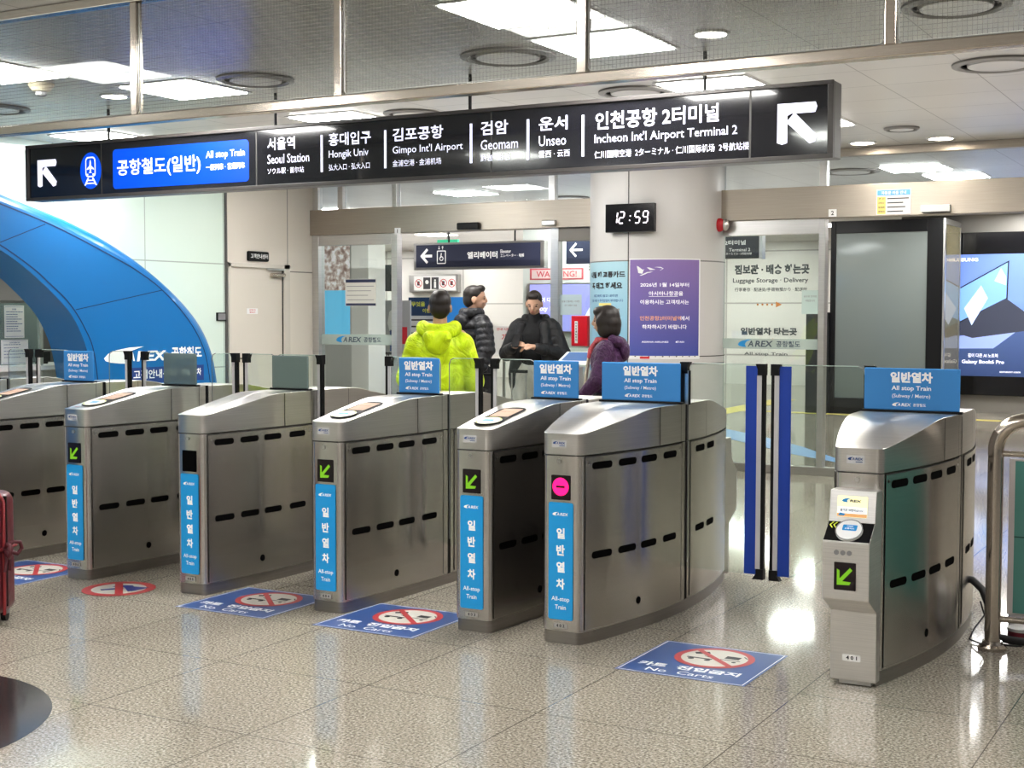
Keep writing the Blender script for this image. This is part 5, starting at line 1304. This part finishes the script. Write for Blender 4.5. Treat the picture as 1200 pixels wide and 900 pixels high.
def short_hair(body, H, R, top=1.0):
    mb = MB(); mb.ell(H(0,.012,1.672), (.083,.098,.088*top), R); mb.ell(H(0,.045,1.625), (.076,.066,.080), R); mb.ell(H(0,-.055,1.725), (.060,.045,.035), R)
    fuse(mb, 'hair', HAIR, body, .008, 2)

# 1: lime rain jacket, back to the camera
A = {1: ((.245,.0,1.13),(.20,-.20,1.02),(0,-1,-.25),(0,0,1)), -1: ((-.25,.02,1.11),(-.20,-.20,1.00),(.1,-1,-.2),(0,0,1))}
b, H, R = person('person with short dark hair in a bright lime hooded rain jacket, seen from behind', .12, .1, A, .90)
mb = MB(); mb.ell((0,.02,1.29), (.205,.155,.19)); mb.ell((0,.02,1.12), (.205,.16,.22)); mb.ell((0,.02,.93), (.215,.165,.17)); mb.cap((-.14,.02,1.385),(.14,.02,1.385),.078,.078)
for s in (1, -1):
    el, wr = V(A[s][0]), V(A[s][1]); mb.chain([V((s*.170,.02,1.36)), el, wr], [.085,.076,.055]); mb.ell(el+V((s*.003,.02,-.02)), (.080,.078,.085))
fuse(mb, 'rain_jacket', LIME, b, .011, 4)
mb = MB()
for k in range(11):
    t = -1.3+2.6*k/10; mb.ell((.118*math.sin(t), .055+.065*math.cos(t), 1.485-.035*math.cos(t)), (.055,.045,.060))
mb.ell((0,.17,1.37), (.095,.045,.085)); mb.ell((-.05,.175,1.41), (.06,.04,.05)); mb.ell((.05,.175,1.41), (.06,.04,.05))
for s in (1,-1): mb.cap((s*.10,.02,1.47),(s*.07,-.08,1.44),.042,.035)
fuse(mb, 'hood', LIME, b, .009, 2)
trousers(b, DL, JEAN); short_hair(b, H, R); shoes(b, DL, BLACK)
b.scale = (.945,)*3; b.location = (-5.08, 8.06, 0); b.rotation_euler = (0,0,math.radians(205))
mb = MB()
# 2: man in black padded jacket
A = {1: ((.27,.02,1.13),(.30,-.06,.92),(.1,-.2,-1),(1,0,0)), -1: ((-.28,.04,1.16),(-.30,.12,1.00),(-.2,.3,-.9),(-1,0,0))}
b, H, R = person('man with short black hair in a black padded jacket, seen from behind beyond the gates', -.5, .0, A, 1.05)
mb = MB()
for k in range(8):
    z = 1.39-.085*k; mb.ell((0,.02,z), (.215+.012*math.sin(k), .155, .062), None, 20)
mb.cap((-.16,.02,1.41),(.16,.02,1.41),.085,.085)
for s in (1, -1):
    sh, el, wr = V((s*.20,.02,1.38)), V(A[s][0]), V(A[s][1])
    for k in range(5): mb.ell(sh.lerp(el, k/4), (.088,.088,.062))
    for k in range(1,4): mb.ell(el.lerp(wr, k/3.3), (.074,.074,.056))
fuse(mb, 'padded_jacket', DOWN, b, .010, 1)
mb = MB()
for k in range(13):
    t = -2.2+4.4*k/12; mb.ell((.10*math.sin(t), .035+.075*math.cos(t), 1.50), (.042,.042,.05))
mb.ell((0,.15,1.42), (.11,.05,.075)); fuse(mb, 'hood', DOWN, b, .009, 2)
trousers(b, DL, JEAN); short_hair(b, H, R); shoes(b, DL, BLACK)
b.location = (-6.52, 10.95, 0); b.rotation_euler = (0,0,math.radians(150))
# 3: person in open black jacket and pale trousers looking at a phone
A = {1: ((.30,.0,1.12),(.06,-.26,1.20),(-.85,-.45,.1),(0,-.4,1)), -1: ((-.28,-.02,1.13),(-.13,-.27,1.21),(.7,-.55,.35),(0,-.7,.7))}
b, H, R = person('person in open black jacket and pale wide trousers looking down at a phone', .15, -.32, A, .86)
mb = MB()
mb.ell((0,.045,1.27), (.20,.115,.19)); mb.ell((0,.05,1.06), (.22,.12,.20)); mb.ell((0,.055,.86), (.235,.125,.15)); mb.cap((-.16,.03,1.41),(.16,.03,1.41),.075,.075)
for s in (1, -1):
    mb.chain([V((s*.12,-.05,1.40)), V((s*.150,-.09,1.15)), V((s*.185,-.07,.92))], [.055,.060,.065]); mb.ell((s*.185,-.0,.88), (.075,.13,.16))
    sh, el, wr = V((s*.185,.02,1.38)), V(A[s][0]), V(A[s][1])
    mb.chain([sh, el, el.lerp(wr, .84)], [.085,.078,.052]); mb.ell(el, (.085,.085,.085))
fuse(mb, 'open_jacket', SHELLB, b, .010, 3)
mb = MB()
for k in range(9):
    t = -1.7+3.4*k/8; mb.ell((.105*math.sin(t), .045+.06*math.cos(t), 1.475), (.045,.04,.05))
fuse(mb, 'collar', SHELLB, b, .009, 2)
mb = MB(); mb.ell((0,-.01,1.27), (.165,.125,.18)); mb.ell((0,-.015,1.12), (.16,.122,.16)); mb.cap((-.12,.0,1.40),(.12,.0,1.40),.070,.070); mb.cap((0,.0,1.42),(0,.0,1.50),.078,.066); fuse(mb, 'sweater', KNIT, b, .010, 2)
lg = {1: ((.10,0,.92),(.12,-.02,.50),(.13,.0,.09)), -1: ((-.10,0,.92),(-.125,-.05,.50),(-.135,-.02,.09))}
trousers(b, DL, PANTS, 1.42); short_hair(b, H, R, 1.05); shoes(b, DL, WHITE)
b.scale = (.98,)*3; b.location = (-6.38, 11.85, 0); b.rotation_euler = (0,0,math.radians(12))
ph = MB().box(-.036,.036,-.005,.005,-.075,.075).build('phone', BLACKG, None, bevel=.004)
M_ = Matrix.Translation((-6.38,11.85,0)) @ Matrix.Rotation(math.radians(12),4,'Z')
q = M_ @ V((-.085,-.335,1.235)); ph.location = q; ph.rotation_euler = (math.radians(-38), 0, math.radians(12))
tag(ph, 'dark phone held up in both hands by the person in pale trousers', 'phone')
# 4: woman with bobbed hair in purple quilted jacket
A = {1: ((.24,-.03,1.13),(.20,-.18,.98),(0,-1,-.3),(0,0,1)), -1: ((-.24,-.03,1.13),(-.20,-.18,.98),(0,-1,-.3),(0,0,1))}
b, H, R = person('woman with dark bobbed hair in a purple quilted hooded jacket, seen in profile facing left', .0, -.05, A, .84)
mb = MB(); mb.ell((0,.02,1.28), (.195,.150,.19)); mb.ell((0,.02,1.10), (.20,.16,.20)); mb.ell((0,.02,.90), (.215,.17,.17)); mb.cap((-.14,.02,1.395),(.14,.02,1.395),.078,.078)
for s in (1, -1):
    sh, el, wr = V((s*.165,.02,1.375)), V(A[s][0]), V(A[s][1]); mb.chain([sh, el, el.lerp(wr,.85)], [.082,.074,.052])
fuse(mb, 'quilted_jacket', PURP, b, .010, 2)
mb = MB()
for k in range(9):
    t = -1.5+3.*k/8; mb.ell((.105*math.sin(t), .07+.075*math.cos(t), 1.465-.03*math.cos(t)), (.05,.045,.05))
mb.ell((0,.165,1.37), (.10,.05,.09)); fuse(mb, 'hood', PURP, b, .009, 2)
mb = MB(); mb.ell(H(0,.020,1.662), (.104,.112,.105), R); mb.ell(H(0,.045,1.605), (.108,.095,.11), R); mb.ell(H(0,.045,1.555), (.108,.088,.085), R)
for s in (1,-1): mb.ell(H(s*.080,-.005,1.62), (.030,.070,.075), R); mb.ell(H(s*.080,.0,1.555), (.030,.066,.075), R)
mb.ell(H(0,-.045,1.712), (.080,.060,.045), R); fuse(mb, 'hair', HAIR, b, .008, 5)
mb = MB()
for k in range(14):
    t = 2*PI*k/14; mb.ell((.066*math.sin(t), -.005+.068*math.cos(t), 1.462), (.022,.022,.030))
mb.chain([V((.0,-.085,1.44)),V((.0,-.125,1.38)),V((.0,-.14,1.32))],[.024,.026,.02]); fuse(mb, 'scarf', CORAL, b, .008, 2)
m = MB(); m.tube([(-.15,-.09,1.43),(-.13,-.155,1.34),(-.09,-.172,1.20),(-.03,-.175,1.05)], .016, 8); m.build('bag_strap', mat('strap_beige', (.55,.48,.38), .6), b, smooth=60)
trousers(b, DL, JEAN); shoes(b, DL, BLACK)
b.scale = (.885,)*3; b.location = (-4.50, 9.50, 0); b.rotation_euler = (0,0,math.radians(-72))
bpy.data.scenes.remove(TMP)
# ---------------------------------------------------------------- camera, world
f_px, yaw, pitch, roll = 1609.92, .510105, .0515667, .0018951
fw = Vector((-math.sin(yaw)*math.cos(pitch), math.cos(yaw)*math.cos(pitch), -math.sin(pitch)))
rt = Vector((math.cos(yaw), math.sin(yaw), 0)); up = rt.cross(fw)
r2 = rt*math.cos(roll)+up*math.sin(roll); u2 = -rt*math.sin(roll)+up*math.cos(roll)
cd = bpy.data.cameras.new('camera'); cam = bpy.data.objects.new('camera', cd); col.objects.link(cam)
cam.matrix_world = Matrix(((r2.x,u2.x,-fw.x,0),(r2.y,u2.y,-fw.y,0),(r2.z,u2.z,-fw.z,1.5),(0,0,0,1)))
cd.sensor_width = 36; cd.lens = f_px/1200*36; cd.clip_end = 200
sc.camera = cam
w = bpy.data.worlds.new('world'); sc.world = w; w.use_nodes = True
w.node_tree.nodes['Background'].inputs[0].default_value = (.75,.73,.70,1); w.node_tree.nodes['Background'].inputs[1].default_value = .35
sc.view_settings.view_transform = 'Standard'
sc.view_settings.exposure = 0.0; sc.view_settings.gamma = .93
sc.cycles.max_bounces = 8; sc.cycles.transparent_max_bounces = 24; sc.cycles.diffuse_bounces = 4; sc.cycles.glossy_bounces = 4
sc.cycles.sample_clamp_indirect = 6; sc.cycles.caustics_reflective = False; sc.cycles.caustics_refractive = False

for i, (x, y, sx_, sy_, pw) in enumerate(((-5.2,2.6,8,3,42),(-6.0,9.9,5,3.6,42),(-1.5,9.8,4,4,26),(-10,18,8,6,110),(-2.5,16.5,7,5,50),(-14,24,8,6,120),(-11,7,2,5,25))):  # unseen upward area fills, added only to brighten the ceiling
    ld = bpy.data.lights.new('ceiling_fill', 'AREA'); ld.shape = 'RECTANGLE'; ld.size = sx_; ld.size_y = sy_; ld.energy = pw; ld.color = (1, .98, .95)
    lo = bpy.data.objects.new('ceiling_fill', ld); lo.location = (x, y, 2.25); lo.rotation_euler = (PI, 0, 0); col.objects.link(lo)
